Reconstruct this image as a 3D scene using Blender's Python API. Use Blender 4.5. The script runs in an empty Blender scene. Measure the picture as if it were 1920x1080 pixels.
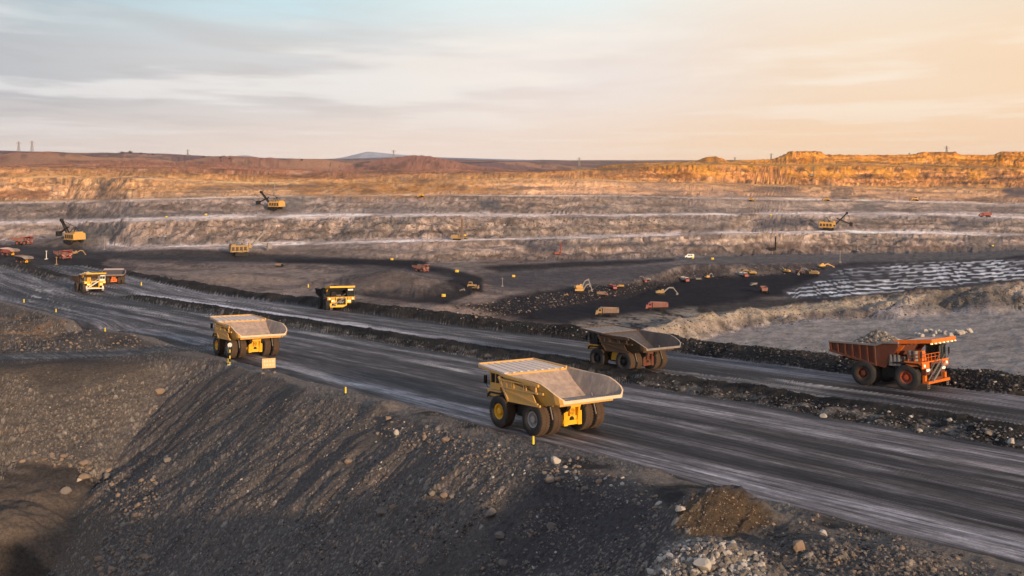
import bpy, math, random
import numpy as np
from mathutils import Vector, Matrix
C = bpy.data
scene = bpy.context.scene
COL = scene.collection
R = math.radians
F = 1900.0          # focal length in photo pixels
HZ = 295.0          # photo row of the true horizon

# ------------------------------------------------------------------ camera
cam = C.cameras.new('camera'); cam_o = C.objects.new('camera', cam); COL.objects.link(cam_o)
cam.sensor_width = 36.0; cam.lens = 36.0 * F / 1920.0
cam.shift_y = -(540.0 - HZ) / 1920.0
cam.clip_start = 0.5; cam.clip_end = 60000
cam_o.location = (0, 0, 0); cam_o.rotation_euler = (R(90), 0, 0)
scene.camera = cam_o

# ------------------------------------------------------------------ light
SUN_EL, SUN_DIR = 12.0, (0.56, -0.83)          # where the sun stands: right and behind the camera
sun = C.lights.new('sun', 'SUN'); sun.energy = 4.8; sun.angle = R(1.2); sun.color = (1.0, 0.72, 0.46)
sun_o = C.objects.new('sun', sun); COL.objects.link(sun_o)
sd = Vector((SUN_DIR[0], SUN_DIR[1], 0)).normalized() * math.cos(R(SUN_EL)); sd.z = math.sin(R(SUN_EL))
sun_o.rotation_euler = sd.to_track_quat('Z', 'Y').to_euler()
scene.view_settings.view_transform = 'Standard'; scene.view_settings.look = 'None'
scene.cycles.volume_bounces = 1
scene.view_settings.exposure = 0.28; scene.view_settings.gamma = 1.0

def lin(c):
    return tuple(((v / 255) / 12.92 if v / 255 <= 0.04045 else ((v / 255 + 0.055) / 1.055) ** 2.4) for v in c)

world = C.worlds.new('World'); scene.world = world; world.use_nodes = True
def build_world():
    nt = world.node_tree; N = nt.nodes; L = nt.links; N.clear()
    def nd(t, **k):
        n = N.new(t)
        for a, b in k.items(): setattr(n, a, b)
        return n
    def mth(op, a, b=None, c=None, clamp=False):
        n = nd('ShaderNodeMath', operation=op, use_clamp=clamp)
        for i, v in enumerate((a, b, c)):
            if v is None: continue
            if isinstance(v, (int, float)): n.inputs[i].default_value = v
            else: L.new(v, n.inputs[i])
        return n.outputs[0]
    def ramp(fac, stops, interp='EASE'):
        n = nd('ShaderNodeValToRGB'); cr = n.color_ramp; cr.interpolation = interp
        while len(cr.elements) < len(stops): cr.elements.new(0.5)
        for e, (p, c) in zip(cr.elements, stops):
            e.position = p; e.color = (*c, 1) if len(c) == 3 else (c[0],) * 3 + (1,)
        L.new(fac, n.inputs[0]); return n.outputs[0]
    def mix(fac, a, b, bt='MIX'):
        n = nd('ShaderNodeMix', data_type='RGBA', blend_type=bt)
        for k, v in ((0, fac), (6, a), (7, b)):
            if isinstance(v, (int, float)): n.inputs[k].default_value = v
            elif isinstance(v, tuple): n.inputs[k].default_value = (*v, 1)
            else: L.new(v, n.inputs[k])
        return n.outputs[2]
    tc = nd('ShaderNodeTexCoord'); sp = nd('ShaderNodeSeparateXYZ'); L.new(tc.outputs['Generated'], sp.inputs[0])
    x, y, z = sp.outputs
    ay = mth('MAXIMUM', y, 0.02)
    u = mth('DIVIDE', x, ay)                       # azimuth, -0.5..0.5 across the view
    u01 = mth('MULTIPLY_ADD', u, 1 / 1.2, 0.5, clamp=True)
    hz = mth('SQRT', mth('ADD', mth('MULTIPLY', x, x), mth('MULTIPLY', y, y)))
    el = mth('DIVIDE', z, mth('MAXIMUM', hz, 0.05))       # tangent of elevation
    e01 = mth('MULTIPLY', mth('MAXIMUM', el, 0), 1 / 0.18, clamp=True)
    low = ramp(u01, [(0.05, lin((208, 196, 190))), (0.45, lin((226, 207, 194))), (0.75, lin((232, 199, 166))), (0.95, lin((230, 197, 166)))])
    mid = ramp(u01, [(0.05, lin((178, 180, 186))), (0.3, lin((198, 198, 201))), (0.55, lin((224, 215, 211))), (0.8, lin((232, 208, 184))), (0.97, lin((234, 205, 174)))])
    top = ramp(u01, [(0.05, lin((160, 186, 198))), (0.3, lin((184, 216, 226))), (0.5, lin((212, 228, 230))), (0.72, lin((232, 224, 214))), (0.97, lin((226, 211, 192)))])
    c = mix(ramp(e01, [(0.0, (0,)), (0.42, (1,))]), low, mid)
    c = mix(ramp(e01, [(0.5, (0,)), (0.98, (1,))]), c, top)
    # wispy cloud sheets, laid out on a plane high overhead
    den = mth('ADD', mth('MAXIMUM', el, 0), 0.05)
    pv = nd('ShaderNodeCombineXYZ')
    L.new(mth('DIVIDE', mth('MULTIPLY', u, 1.0), den), pv.inputs[0]); L.new(mth('DIVIDE', 1.0, den), pv.inputs[1])
    mp = nd('ShaderNodeMapping'); L.new(pv.outputs[0], mp.inputs[0])
    mp.inputs['Rotation'].default_value = (0, 0, R(-6)); mp.inputs['Scale'].default_value = (0.52, 0.50, 1)
    n1 = nd('ShaderNodeTexNoise'); n1.inputs['Scale'].default_value = 1.3; n1.inputs['Detail'].default_value = 9; n1.inputs['Roughness'].default_value = 0.56; n1.inputs['Distortion'].default_value = 0.5
    L.new(mp.outputs[0], n1.inputs['Vector'])
    n2 = nd('ShaderNodeTexNoise'); n2.inputs['Scale'].default_value = 0.8; n2.inputs['Detail'].default_value = 7; n2.inputs['Roughness'].default_value = 0.55
    mp2 = nd('ShaderNodeMapping'); L.new(pv.outputs[0], mp2.inputs[0]); mp2.inputs['Location'].default_value = (7.3, 2.1, 0); mp2.inputs['Scale'].default_value = (0.45, 0.55, 1)
    L.new(mp2.outputs[0], n2.inputs['Vector'])
    dark = ramp(n1.outputs[0], [(0.40, (0,)), (0.68, (1,))])
    lightc = ramp(n2.outputs[0], [(0.48, (0,)), (0.62, (1,))])
    leftw = ramp(u01, [(0.1, (0.55,)), (0.5, (0.25,)), (0.8, (0.10,))])
    cl_dark = mix(u01, lin((158, 162, 172)), lin((226, 190, 162)))
    cl_lite = mix(u01, lin((228, 228, 230)), lin((240, 226, 208)))
    bandm = ramp(e01, [(0.02, (0.25,)), (0.4, (1,)), (1.0, (0.8,))])
    c = mix(mth('MULTIPLY', mth('MULTIPLY', dark, leftw), bandm), c, cl_dark)
    c = mix(mth('MULTIPLY', mth('MULTIPLY', lightc, 0.6), bandm), c, cl_lite)
    # the rest of the dome (never in frame): soft blue-grey overhead, warm towards the sun
    zen = ramp(mth('MULTIPLY', mth('MAXIMUM', z, 0), 1.0, clamp=True), [(0.15, (0,)), (0.5, (1,))])
    c = mix(zen, c, (0.40, 0.46, 0.58))
    back = ramp(mth('MULTIPLY_ADD', y, -0.5, 0.5, clamp=True), [(0.5, (0,)), (0.75, (1,))])
    dotv = mth('ADD', mth('MULTIPLY', x, SUN_DIR[0]), mth('MULTIPLY', y, SUN_DIR[1]))
    warm = mix(ramp(mth('MULTIPLY_ADD', dotv, 0.5, 0.5, clamp=True), [(0.5, (0,)), (1.0, (1,))]), (0.42, 0.42, 0.48), (0.95, 0.66, 0.42))
    c = mix(mth('MULTIPLY', back, mth('SUBTRACT', 1.0, zen)), c, warm)
    sc = nd('ShaderNodeVectorMath', operation='SCALE'); L.new(c, sc.inputs[0]); sc.inputs['Scale'].default_value = 10.0
    sky = nd('ShaderNodeTexSky', sky_type='NISHITA'); sky.sun_disc = False
    sky.sun_elevation = R(SUN_EL); sky.sun_rotation = math.atan2(SUN_DIR[0], SUN_DIR[1]); sky.air_density = 1.6; sky.dust_density = 3.0
    fin = mix(0.93, sky.outputs[0], sc.outputs[0])
    bg = nd('ShaderNodeBackground'); bg.inputs['Strength'].default_value = 0.1
    L.new(fin, bg.inputs[0]); out = nd('ShaderNodeOutputWorld'); L.new(bg.outputs[0], out.inputs[0])
build_world()

# ------------------------------------------------------------------ materials
def mat_new(name):
    m = C.materials.new(name); m.use_nodes = True
    return m, m.node_tree, m.node_tree.nodes['Principled BSDF']

def ground_mat(name, rough=0.95, bump=0.35, scales=(1.6, 7.0), amp=0.45, spec=0.2):
    """vertex albedo broken up by noise at two sizes, plus bump"""
    m, nt, b = mat_new(name); N, L = nt.nodes, nt.links
    at = N.new('ShaderNodeVertexColor'); at.layer_name = 'Col'
    tc = N.new('ShaderNodeTexCoord')
    outs = []
    for sc in scales:
        n = N.new('ShaderNodeTexNoise'); n.inputs['Scale'].default_value = sc; n.inputs['Detail'].default_value = 6; n.inputs['Roughness'].default_value = 0.65
        L.new(tc.outputs['Object'], n.inputs['Vector']); outs.append(n.outputs[0])
    ad = N.new('ShaderNodeMath'); ad.operation = 'ADD'; L.new(outs[0], ad.inputs[0]); L.new(outs[1], ad.inputs[1])
    mr = N.new('ShaderNodeMapRange'); mr.inputs[1].default_value = 0.7; mr.inputs[2].default_value = 1.3
    mr.inputs[3].default_value = 1 - amp; mr.inputs[4].default_value = 1 + amp; L.new(ad.outputs[0], mr.inputs[0])
    vm = N.new('ShaderNodeVectorMath'); vm.operation = 'SCALE'; L.new(at.outputs[0], vm.inputs[0]); L.new(mr.outputs[0], vm.inputs['Scale'])
    L.new(vm.outputs[0], b.inputs['Base Color'])
    bp = N.new('ShaderNodeBump'); bp.inputs['Strength'].default_value = bump; bp.inputs['Distance'].default_value = 0.25
    L.new(outs[0] if len(outs) < 2 else ad.outputs[0], bp.inputs['Height']); L.new(bp.outputs[0], b.inputs['Normal'])
    b.inputs['Roughness'].default_value = rough; b.inputs['Specular IOR Level'].default_value = spec
    return m

def road_mat(name):
    """packed haul road: wheel-worn streaks running with the road, scuffs and grit"""
    m = ground_mat(name, 0.74, 0.30, (1.4, 7.0), 0.34, 0.16); nt = m.node_tree; N, L = nt.nodes, nt.links; b = N['Principled BSDF']
    tc = N.new('ShaderNodeTexCoord'); m1 = N.new('ShaderNodeMapping'); m1.inputs['Rotation'].default_value = (0, 0, -math.atan2(0.595, 0.804)); L.new(tc.outputs['Object'], m1.inputs[0])
    src = b.inputs['Base Color'].links[0].from_socket; hs = []
    for (sx, sy, amp, det) in ((1.5, 0.045, 0.75, 6), (5.0, 0.35, 0.45, 5), (0.5, 0.12, 0.35, 8)):
        m2 = N.new('ShaderNodeMapping'); m2.inputs['Scale'].default_value = (sx, sy, 1); L.new(m1.outputs[0], m2.inputs[0])
        n = N.new('ShaderNodeTexNoise'); n.inputs['Scale'].default_value = 1.0; n.inputs['Detail'].default_value = det; n.inputs['Roughness'].default_value = 0.62; L.new(m2.outputs[0], n.inputs['Vector'])
        mr = N.new('ShaderNodeMapRange'); mr.inputs[1].default_value = 0.33; mr.inputs[2].default_value = 0.67; mr.inputs[3].default_value = 1 - amp; mr.inputs[4].default_value = 1 + amp; L.new(n.outputs[0], mr.inputs[0])
        v = N.new('ShaderNodeVectorMath'); v.operation = 'SCALE'; L.new(src, v.inputs[0]); L.new(mr.outputs[0], v.inputs['Scale']); src = v.outputs[0]
    L.new(src, b.inputs['Base Color']); return m

def paint(name, col, dust=(0.22, 0.18, 0.15), dustamt=0.35, rough=0.5, metal=0.0, scale=1.2, top=0.5):
    """painted or worn surface: noise-shaped dust patches, more of it on upward faces"""
    m, nt, b = mat_new(name); N, L = nt.nodes, nt.links
    tc = N.new('ShaderNodeTexCoord'); g = N.new('ShaderNodeNewGeometry'); sp = N.new('ShaderNodeSeparateXYZ')
    L.new(g.outputs['Normal'], sp.inputs[0])
    n = N.new('ShaderNodeTexNoise'); n.inputs['Scale'].default_value = scale; n.inputs['Detail'].default_value = 8; n.inputs['Roughness'].default_value = 0.7
    mp = N.new('ShaderNodeMapping'); mp.inputs['Scale'].default_value = (1, 1, 0.45)
    L.new(tc.outputs['Object'], mp.inputs[0]); L.new(mp.outputs[0], n.inputs['Vector'])
    mr = N.new('ShaderNodeMapRange'); mr.inputs[1].default_value = 0.62 - 0.35 * dustamt; mr.inputs[2].default_value = 0.75
    L.new(n.outputs[0], mr.inputs[0])
    up = N.new('ShaderNodeMath'); up.operation = 'MULTIPLY'; up.use_clamp = True; up.inputs[1].default_value = top; L.new(sp.outputs[2], up.inputs[0])
    ad = N.new('ShaderNodeMath'); ad.operation = 'MULTIPLY_ADD'; ad.use_clamp = True; ad.inputs[1].default_value = min(1, dustamt * 1.8)
    L.new(mr.outputs[0], ad.inputs[0]); L.new(up.outputs[0], ad.inputs[2])
    mx = N.new('ShaderNodeMix'); mx.data_type = 'RGBA'; mx.inputs[6].default_value = (*col, 1); mx.inputs[7].default_value = (*dust, 1)
    L.new(ad.outputs[0], mx.inputs[0]); L.new(mx.outputs[2], b.inputs['Base Color'])
    b.inputs['Roughness'].default_value = rough; b.inputs['Metallic'].default_value = metal; b.inputs['Specular IOR Level'].default_value = 0.25
    return m

def lamp_mat(name, col, s):
    m, nt, b = mat_new(name)
    b.inputs['Base Color'].default_value = (*col, 1); b.inputs['Emission Color'].default_value = (*col, 1); b.inputs['Emission Strength'].default_value = s
    return m

# ------------------------------------------------------------------ numpy noise
def _hash(ix, iy, seed):
    h = ix.astype(np.int32).view(np.uint32) * np.uint32(374761393) + iy.astype(np.int32).view(np.uint32) * np.uint32(668265263) + np.uint32((seed * 1274126177) & 0xffffffff)
    h = (h ^ (h >> np.uint32(13))) * np.uint32(1274126177)
    h = h ^ (h >> np.uint32(16))
    return (h & np.uint32(0xffffff)).astype(np.float32) * np.float32(1 / 16777215)
def vn(x, y, seed=0):
    x = np.atleast_1d(x).astype(np.float32, copy=False); y = np.atleast_1d(y).astype(np.float32, copy=False)
    ix = np.floor(x); iy = np.floor(y); fx = (x - ix).astype(np.float32); fy = (y - iy).astype(np.float32)
    fx = fx * fx * (3 - 2 * fx); fy = fy * fy * (3 - 2 * fy)
    a = _hash(ix, iy, seed); b = _hash(ix + 1, iy, seed); c = _hash(ix, iy + 1, seed); d = _hash(ix + 1, iy + 1, seed)
    return (a + (b - a) * fx + (c - a) * fy + (a - b - c + d) * fx * fy) * 2 - 1
def fbm(x, y, seed=0, o=4, g=0.5):
    r = 0; a = 1; t = 0
    for i in range(o):
        r = r + a * vn(x, y, seed + i * 17); t += a; a *= g
        x, y = x * 1.62 + y * 1.18 + 5.1, y * 1.62 - x * 1.18 + 1.7
    return r / t
def worley(x, y, seed=0):
    x = x.astype(np.float32); y = y.astype(np.float32)
    ix = np.floor(x); iy = np.floor(y); best = np.full(x.shape, 9.0, np.float32); idv = np.zeros(x.shape, np.float32)
    for dx in (-1, 0, 1):
        for dy in (-1, 0, 1):
            cx = ix + dx; cy = iy + dy
            px = cx + _hash(cx, cy, seed); py = cy + _hash(cx, cy, seed + 1)
            d = ((x - px) ** 2 + (y - py) ** 2).astype(np.float32)
            m = d < best; best = np.where(m, d, best); idv = np.where(m, _hash(cx, cy, seed + 2), idv)
    return np.sqrt(best), idv
def sst(a, b, x):
    t = np.clip((x - a) / (b - a), 0, 1); return t * t * (3 - 2 * t)

# ------------------------------------------------------------------ terrain
# road coordinates: s along the haul roads (away from the camera), n across them
O0 = (2.3, 109.0); D = (-0.595, 0.804); NN = (0.804, 0.595)
def sn(X, Y):
    return (X - O0[0]) * D[0] + (Y - O0[1]) * D[1], (X - O0[0]) * NN[0] + (Y - O0[1]) * NN[1]
def Pz(Y):
    return -22 - 0.08 * np.minimum(Y, 400) - 0.035 * np.maximum(Y - 400, 0)
def onplane(px, py):
    Y = 41800.0 / (py - 447.0)
    return ((px - 960) / F * Y, Y)

CREST_PX = [(-500, 720), (-150, 700), (0, 690), (200, 682), (330, 676), (410, 680), (470, 697), (520, 715), (620, 748), (720, 778), (800, 806),
            (900, 838), (1000, 866), (1090, 888), (1170, 905), (1235, 950), (1262, 1010), (1250, 1120), (1180, 1400)]
CREST = [onplane(*p) for p in CREST_PX]
POLY = [(-400, 150)] + CREST + [(3, 30), (400, 30), (400, 900), (-700, 900)]
def inside(X, Y, poly):
    r = np.zeros(X.shape, bool); n = len(poly)
    for i in range(n):
        x0, y0 = poly[i]; x1, y1 = poly[(i + 1) % n]
        if y0 == y1: continue
        c = ((y0 > Y) != (y1 > Y)) & (X < (x1 - x0) * (Y - y0) / (y1 - y0) + x0)
        r ^= c
    return r
def pdist(X, Y, line):
    best = np.full(X.shape, 1e9)
    for (x0, y0), (x1, y1) in zip(line[:-1], line[1:]):
        dx, dy = x1 - x0, y1 - y0; l2 = dx * dx + dy * dy
        t = np.clip(((X - x0) * dx + (Y - y0) * dy) / l2, 0, 1)
        best = np.minimum(best, (X - x0 - t * dx) ** 2 + (Y - y0 - t * dy) ** 2)
    return np.sqrt(best)

# far side: breakpoints of the pit's profile for each photo column: image row and a rule for its distance
XS = [0, 130, 250, 400, 600, 800, 1000, 1150, 1280, 1500, 1600, 1750, 1920]
def tab(v, px, xs=XS): return np.interp(px, xs, v)
def yb_line(px):
    k = (px - 960) / F * NN[0] + NN[1]
    y = (85.0 + O0[0] * NN[0] + O0[1] * NN[1]) / np.maximum(k, 0.05)
    return np.minimum(y, 560.0)
SKX = [0, 130, 250, 400, 600, 800, 1000, 1090, 1130, 1180, 1240, 1300, 1322, 1345, 1366, 1450, 1482, 1535, 1546, 1700, 1738, 1792, 1802, 1862, 1882, 1920, 2400]
SKY = [312, 312, 314, 318, 323, 323, 324, 324, 312, 306, 305, 302, 293, 292, 302, 298, 283.5, 283.5, 290, 290, 285, 285.5, 290, 290, 283.5, 284, 286]
def profile(px):
    """lists of distance and height of the breakpoints, each an array over px"""
    Ys, Zs = [], []
    def zfrom(py, Y): return -(py - HZ) * Y / F
    Y = yb_line(px); z = Pz(Y); Ys.append(Y); Zs.append(z)
    z1 = tab([-63, -62, -60, -59, -58, -60, -62, -63, -64, -62, -61, -59, -57], px); z1 = np.minimum(z1, z)
    Y = Y + 6 + (z - z1) * 1.4; Ys.append(Y); Zs.append(z1)
    # grey flat and tan ridge on the right; elsewhere this collapses into the floor
    w = np.interp(px, [960, 1120, 1300, 1400], [0, 0.45, 0.85, 1])
    pa = np.interp(px, [1000, 1280, 1480, 1700, 1920], [640, 628, 607, 590, 576])
    Ya = -z1 * F / (pa - HZ); Ya = np.maximum(Ya, Y + 5); Ys.append(Y + (Ya - Y) * w + (1 - w) * 10); Zs.append(z1)
    pb = np.interp(px, [1000, 1280, 1480, 1600, 1740, 1800, 1920], [620, 590, 570, 562, 546, 540, 524])
    Yc = Ys[-1] + 16; zc = z1 + (zfrom(pb, Yc) - z1) * w; Ys.append(Yc); Zs.append(zc)
    zf = tab([-64, -63, -61, -60, -60, -62, -64, -68, -72, -72, -70, -70, -68], px)
    Yd = Yc + 8 + 30 * w; Ys.append(Yd); Zs.append(zc + (zf - zc) * (0.25 + 0.75 * w))
    def toe(z, row):
        Yt = -z * F / (tab(row, px) - HZ); Yt = np.maximum(Yt, Ys[-1] + 6); Ys.append(Yt); Zs.append(zfrom(tab(row, px), Yt) if z is zf else np.broadcast_to(z, px.shape) * 1.0)
    def crest(row, dY):
        Yt = Ys[-1] + dY; Ys.append(Yt); Zs.append(np.maximum(zfrom(tab(row, px), Yt), Zs[-1] + 0.3))
    toe(zf, [466, 458, 500, 503, 505, 535, 580, 565, 528, 512, 492, 489, 483])
    crest([462, 455, 490, 494, 494, 520, 558, 540, 500, 496, 485, 482, 476], 20)
    toe(Zs[-1], [458, 453, 479, 483, 482, 492, 487, 486, 480, 477, 475, 475, 468])
    crest([452, 449, 466, 463, 459, 455, 451, 447, 441, 438, 437, 440, 443], 32)
    toe(Zs[-1], [450, 447, 461, 457, 451, 448, 444, 440, 435, 432, 431, 433, 437])
    crest([421, 419, 416, 411, 408, 407, 407, 407, 404, 403, 405, 407, 411], 36)
    toe(Zs[-1], [414, 411, 407, 402, 399, 398, 400, 400, 398, 397, 396, 396, 401])
    crest([384, 382, 378, 372, 369, 368, 368, 369, 373, 377, 377, 381, 386], 42)
    toe(Zs[-1], [377, 374, 371, 367, 365, 364, 365, 365, 367, 369, 371, 375, 379])
    def expl(row, dY, xs=XS):
        Yt = Ys[-1] + dY; Ys.append(Yt); Zs.append(zfrom(np.interp(px, xs, row), Yt))
    expl([336, 334, 336, 345, 348, 344, 338, 340, 346, 353, 353, 356, 360], 55)
    expl([330, 328, 331, 340, 344, 339, 333, 336, 341, 347, 348, 350, 353], 90)
    expl([320, 318, 322, 330, 337, 331, 326, 318, 309, 313, 311, 315, 320], 45)
    expl([316, 315, 318, 326, 332, 327, 325, 314, 306, 309, 306, 309, 314], 120)
    expl(SKY, 60, SKX)
    def absr(Yv, row, xs):
        Ys.append(np.maximum(Ys[-1] + 50, Yv)); Zs.append(zfrom(np.interp(px, xs, row), Ys[-1]))
    hx = [0, 130, 250, 400, 600, 700, 800, 1000, 1130, 1200, 2400]
    hy = [0, 90, 180, 260, 330, 400, 470, 540, 600, 660, 720, 780, 840, 900, 960, 1020, 1080, 1130, 1200, 2400]
    absr(1900, [309, 305, 309, 307, 311, 309, 315, 311, 317, 319, 314, 317, 313, 319, 319, 322, 325, 327, 330, 330], hy)
    absr(2500, [300, 296, 301, 297, 304, 299, 306, 310, 307, 313, 305, 300, 303, 308, 312, 315, 318, 322, 324, 324], hy)
    absr(2900, [308, 306, 309, 308, 311, 309, 315, 317, 314, 317, 314, 312, 312, 317, 319, 322, 325, 327, 326, 326], hy)
    absr(4000, [283, 285, 287, 296, 300, 298, 298, 306, 312, 314, 314], hx)
    absr(7500, [300] * 11, hx)
    return Ys, Zs
NBP = 24
def far_z(px, Y):
    Ys, Zs = profile(px)
    z = np.full(px.shape, np.nan); lv = np.zeros(px.shape)
    z = Zs[0] * 1.0
    for k in range(len(Ys) - 1):
        m = Y >= Ys[k]
        t = np.clip((Y - Ys[k]) / (Ys[k + 1] - Ys[k]), 0, 1)
        z = np.where(m, Zs[k] + (Zs[k + 1] - Zs[k]) * t, z); lv = np.where(m, k + t, lv)
    return z, lv

BUMPS = []   # (X, Y, radius, height) piles on the near ground
def pile(px, py, r, h, sharp=1.0):
    X, Y = onplane(px, py); BUMPS.append((X, Y, r, h, sharp))
pile(1350, 985, 4.6, 2.55, 0.85); pile(1320, 990, 3.4, 1.0); pile(1400, 985, 3.0, 0.9); pile(1300, 1062, 3.6, 1.9, 1.4); pile(1390, 1085, 3.4, 1.2, 1.4); pile(1540, 1045, 3, 0.9)
pile(725, 772, 3.2, 1.1); pile(1650, 1060, 4, 0.8)
def near_z(X, Y, warp=True):
    s, n = sn(X, Y)
    base = Pz(Y); z = base * 1.0
    wob = 0.9 * fbm(X / 14, Y / 14, 3, 3); n2 = n + (wob if warp else 0)
    # median: low rubble bank, with a gap where the roads meet
    gap = 1 - sst(300, 318, s) * (1 - sst(398, 420, s))
    mt = np.clip((n2 - 39) / 13, 0, 1)
    hm = np.sin(np.pi * mt) ** 0.8 * (0.75 + 0.5 * fbm(s / 9, n / 3, 5, 3)) * gap
    hm = hm * (1 + 0.8 * sst(330, 480, s)); z += hm
    # bank on the far side of the upper road
    bt = np.clip((n2 - 75) / 9.5, 0, 1)
    hb = np.sin(np.pi * bt) ** 0.85 * (2.3 + 0.9 * fbm(s / 16, 0.3 + n / 6, 8, 3)); z += hb * (1 - 0.75 * sst(330, 420, s))
    # shoulder of the near road
    z += 0.35 * sst(0.5, -1.5, n2) * sst(-14, -4, n2) + 0.3 * sst(0.8, 0.0, n2)
    # hollow ground left of the near road beyond the side track
    lm = sst(-3, -16, n2) * sst(118, 150, s)
    z += lm * (2.0 * fbm(X / 30, Y / 30, 12, 4) - 1.6 + 0.6 * fbm(X / 7, Y / 7, 15, 3))
    X2, Y2 = onplane(95, 612); q = np.exp(-(((X - X2) / 16) ** 2 + ((Y - Y2) / 9) ** 2)); z -= 5.5 * q
    X2, Y2 = onplane(60, 640); q = np.exp(-(((X - X2) / 26) ** 2 + ((Y - Y2) / 9) ** 2)); z += 1.5 * q
    # the embankment falling towards the camera
    Xw = X + 1.6 * fbm(X / 11, Y / 11, 21, 3) if warp else X
    Yw = Y + 1.6 * fbm(X / 11, Y / 11, 25, 3) if warp else Y
    ins = inside(Xw, Yw, POLY); d = pdist(Xw, Yw, CREST); d = np.where(ins, 0, d)
    sl = 0.69 * d - 0.9 * (1 - np.exp(-d / 1.6))
    zz = z - sl
    fl = -46.6 - 0.25 * (160 - Y) + 1.3 * fbm(X / 12, Y / 12, 31, 3) + 0.8 * fbm(X / 3.5, Y / 2.0, 33, 4) - 0.45 * np.clip(X + 69, 0, 30)
    mx, my = -63.0, 137.0
    q = np.exp(-(((X - mx) / 9.5) ** 2 + ((Y - my) / 7.0) ** 2) ** 1.3); fl = fl + 5.2 * q
    q = np.exp(-(((X + 75) / 10) ** 2 + ((Y - 121.0) / 5) ** 2)); fl = fl - 4 * q
    k = 1.2; dz = zz - fl
    zz = np.where(ins, zz, np.where(np.abs(dz) < k, (zz + fl) / 2 + (dz * dz + k * k) / (4 * k), np.maximum(zz, fl)))
    for bx, by, r, h, sp in BUMPS:
        rr = np.sqrt((X - bx) ** 2 + (Y - by) ** 2) / r * (1 + 0.18 * fbm(X / 3, Y / 3, 41, 3))
        zz = zz + h * np.clip(1 - rr, 0, 1) ** (1 / sp) * (1 - 0.25 * np.exp(-(rr / 0.25) ** 2))
    return zz, d, fl, n2, s

def base_z(px, Y):
    X = (px - 960) / F * Y
    near, d, fl, n2, s = near_z(X, Y)
    Yb = yb_line(px)
    wx = px + 14 * fbm(X / 45, Y / 45, 51, 3) + 5 * fbm(X / 14, Y / 14, 52, 2)
    am = np.clip((Y - Yb) / 60, 0, 1)
    Yw = Y + am * (7 * fbm(X / 38, Y / 38, 61, 3) + 4 * fbm(X / 13, Y / 13, 63, 3))
    far, lv = far_z(px + (wx - px) * am, Yw)
    isf = Y > Yb
    return np.where(isf, far, near), np.where(isf, np.maximum(lv, 0.001), 0), d, fl, n2, s

# columns and rows of the sheet: rows are spread so that each gets about the same height in view
cols = np.concatenate([np.arange(-440, -10, 7.0), np.arange(-10, 1930, 1.62), np.arange(1932, 2380, 7.0)])
NR = 860
ck = cols[::12]; ck = np.append(ck, cols[-1]) if ck[-1] != cols[-1] else ck
Yd = np.exp(np.linspace(math.log(9.0), math.log(7300.0), 2600))
PX, YY = np.meshgrid(ck, Yd, indexing='ij')
zb = base_z(PX, YY)[0]
pyd = HZ - zb / YY * F
w = np.abs(np.diff(pyd, axis=1)); w = np.minimum(w, 6.0); w[:, YY[0, 1:] < 50] *= 0.06
w = w + 0.10 * np.diff(np.log(YY), axis=1) * 120
k = np.ones(41) / 41
cw = np.cumsum(w, axis=1); cw = np.concatenate([np.zeros((len(ck), 1)), cw], axis=1)
rows = np.stack([np.interp(np.linspace(0, c[-1], NR), c, np.log(Yd)) for c in cw])
# smooth across columns
pad = np.concatenate([rows[:1]] * 2 + [rows] + [rows[-1:]] * 2); rows = sum(pad[i:i + len(ck)] for i in range(5)) / 5
YG = np.exp(np.stack([np.interp(cols, ck, rows[:, j]) for j in range(NR)], axis=1))
PXG = np.repeat(cols[:, None], NR, axis=1)
XG = (PXG - 960) / F * YG
ZG, LV, DG, FL, NG, SG = base_z(PXG, YG)

far = LV > 0
onroadA = (NG > 0.6) & (NG < 38.6) & ~far
onroadB = (NG > 52.4) & (NG < 74.6) & ~far
gapm = (SG > 305) & (SG < 412) & (NG > 0.6) & (NG < 74.6) & ~far
road = onroadA | onroadB | gapm
SIDE = [onplane(-500, 668), onplane(0, 674), onplane(180, 667), onplane(330, 660), onplane(430, 648)]
dside = pdist(XG, YG, SIDE)
siderd = (dside < 5.5 + 1.5 * fbm(XG / 9, YG / 9, 71, 2)) & (DG <= 0.01) & ~far
# --- rough relief
loose = (~road & ~siderd).astype(np.float32)
onbank = (DG > 0.01) & ~far
# fall-line ribs on the embankment
along = np.where(SG < 94, SG, 94 + (XG * -1.0 - 55)); along = along + 1.6 * fbm(XG / 12, YG / 12, 83, 3); rib = fbm(along / 3.4, DG / 22, 81, 5, 0.6)
rib2 = fbm(along / 0.8, DG / 9, 85, 3)
infloor = onbank & (ZG < FL + 1.0)
bankw = onbank & ~infloor
ZG = ZG + np.where(bankw, np.clip(DG / 6, 0, 1) * (0.62 * rib * (0.35 + np.clip(0.6 + 1.3 * fbm(along / 14, DG / 20, 87, 3), 0, 1.3)) + 0.22 * rib2 + 0.30 * fbm(XG / 2.2, YG / 2.2, 89, 3)), 0)
cs, cid = worley(XG / 0.40, YG / 0.40, 91)
cs2, cid2 = worley(XG / 1.1, YG / 1.1, 95)
patch = fbm(XG / 11, YG / 11, 97, 3)
stony = np.clip(0.45 + 1.1 * patch + np.where(onbank, 0.1 + 0.5 * sst(6, 22, DG), 0.15), 0, 1) * loose * (~far) * np.where(infloor, 0.15, 1)
st1 = np.clip(0.42 - cs, 0, 1) * (cid > 0.36) * stony
st2 = np.clip(0.36 - cs2, 0, 1) * (cid2 > 0.84) * stony
nearw = (~far).astype(float)
ZG = ZG + nearw * (0.42 * st1 + 0.9 * st2 + loose * (0.12 * fbm(XG / 1.3, YG / 1.3, 99, 4) + 0.28 * fbm(XG / 5, YG / 5, 101, 3)))
# ruts along the road
ZG = ZG + np.where(road, 0.16 * fbm(NG / 5, SG / 90, 107, 2), 0)
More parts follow.
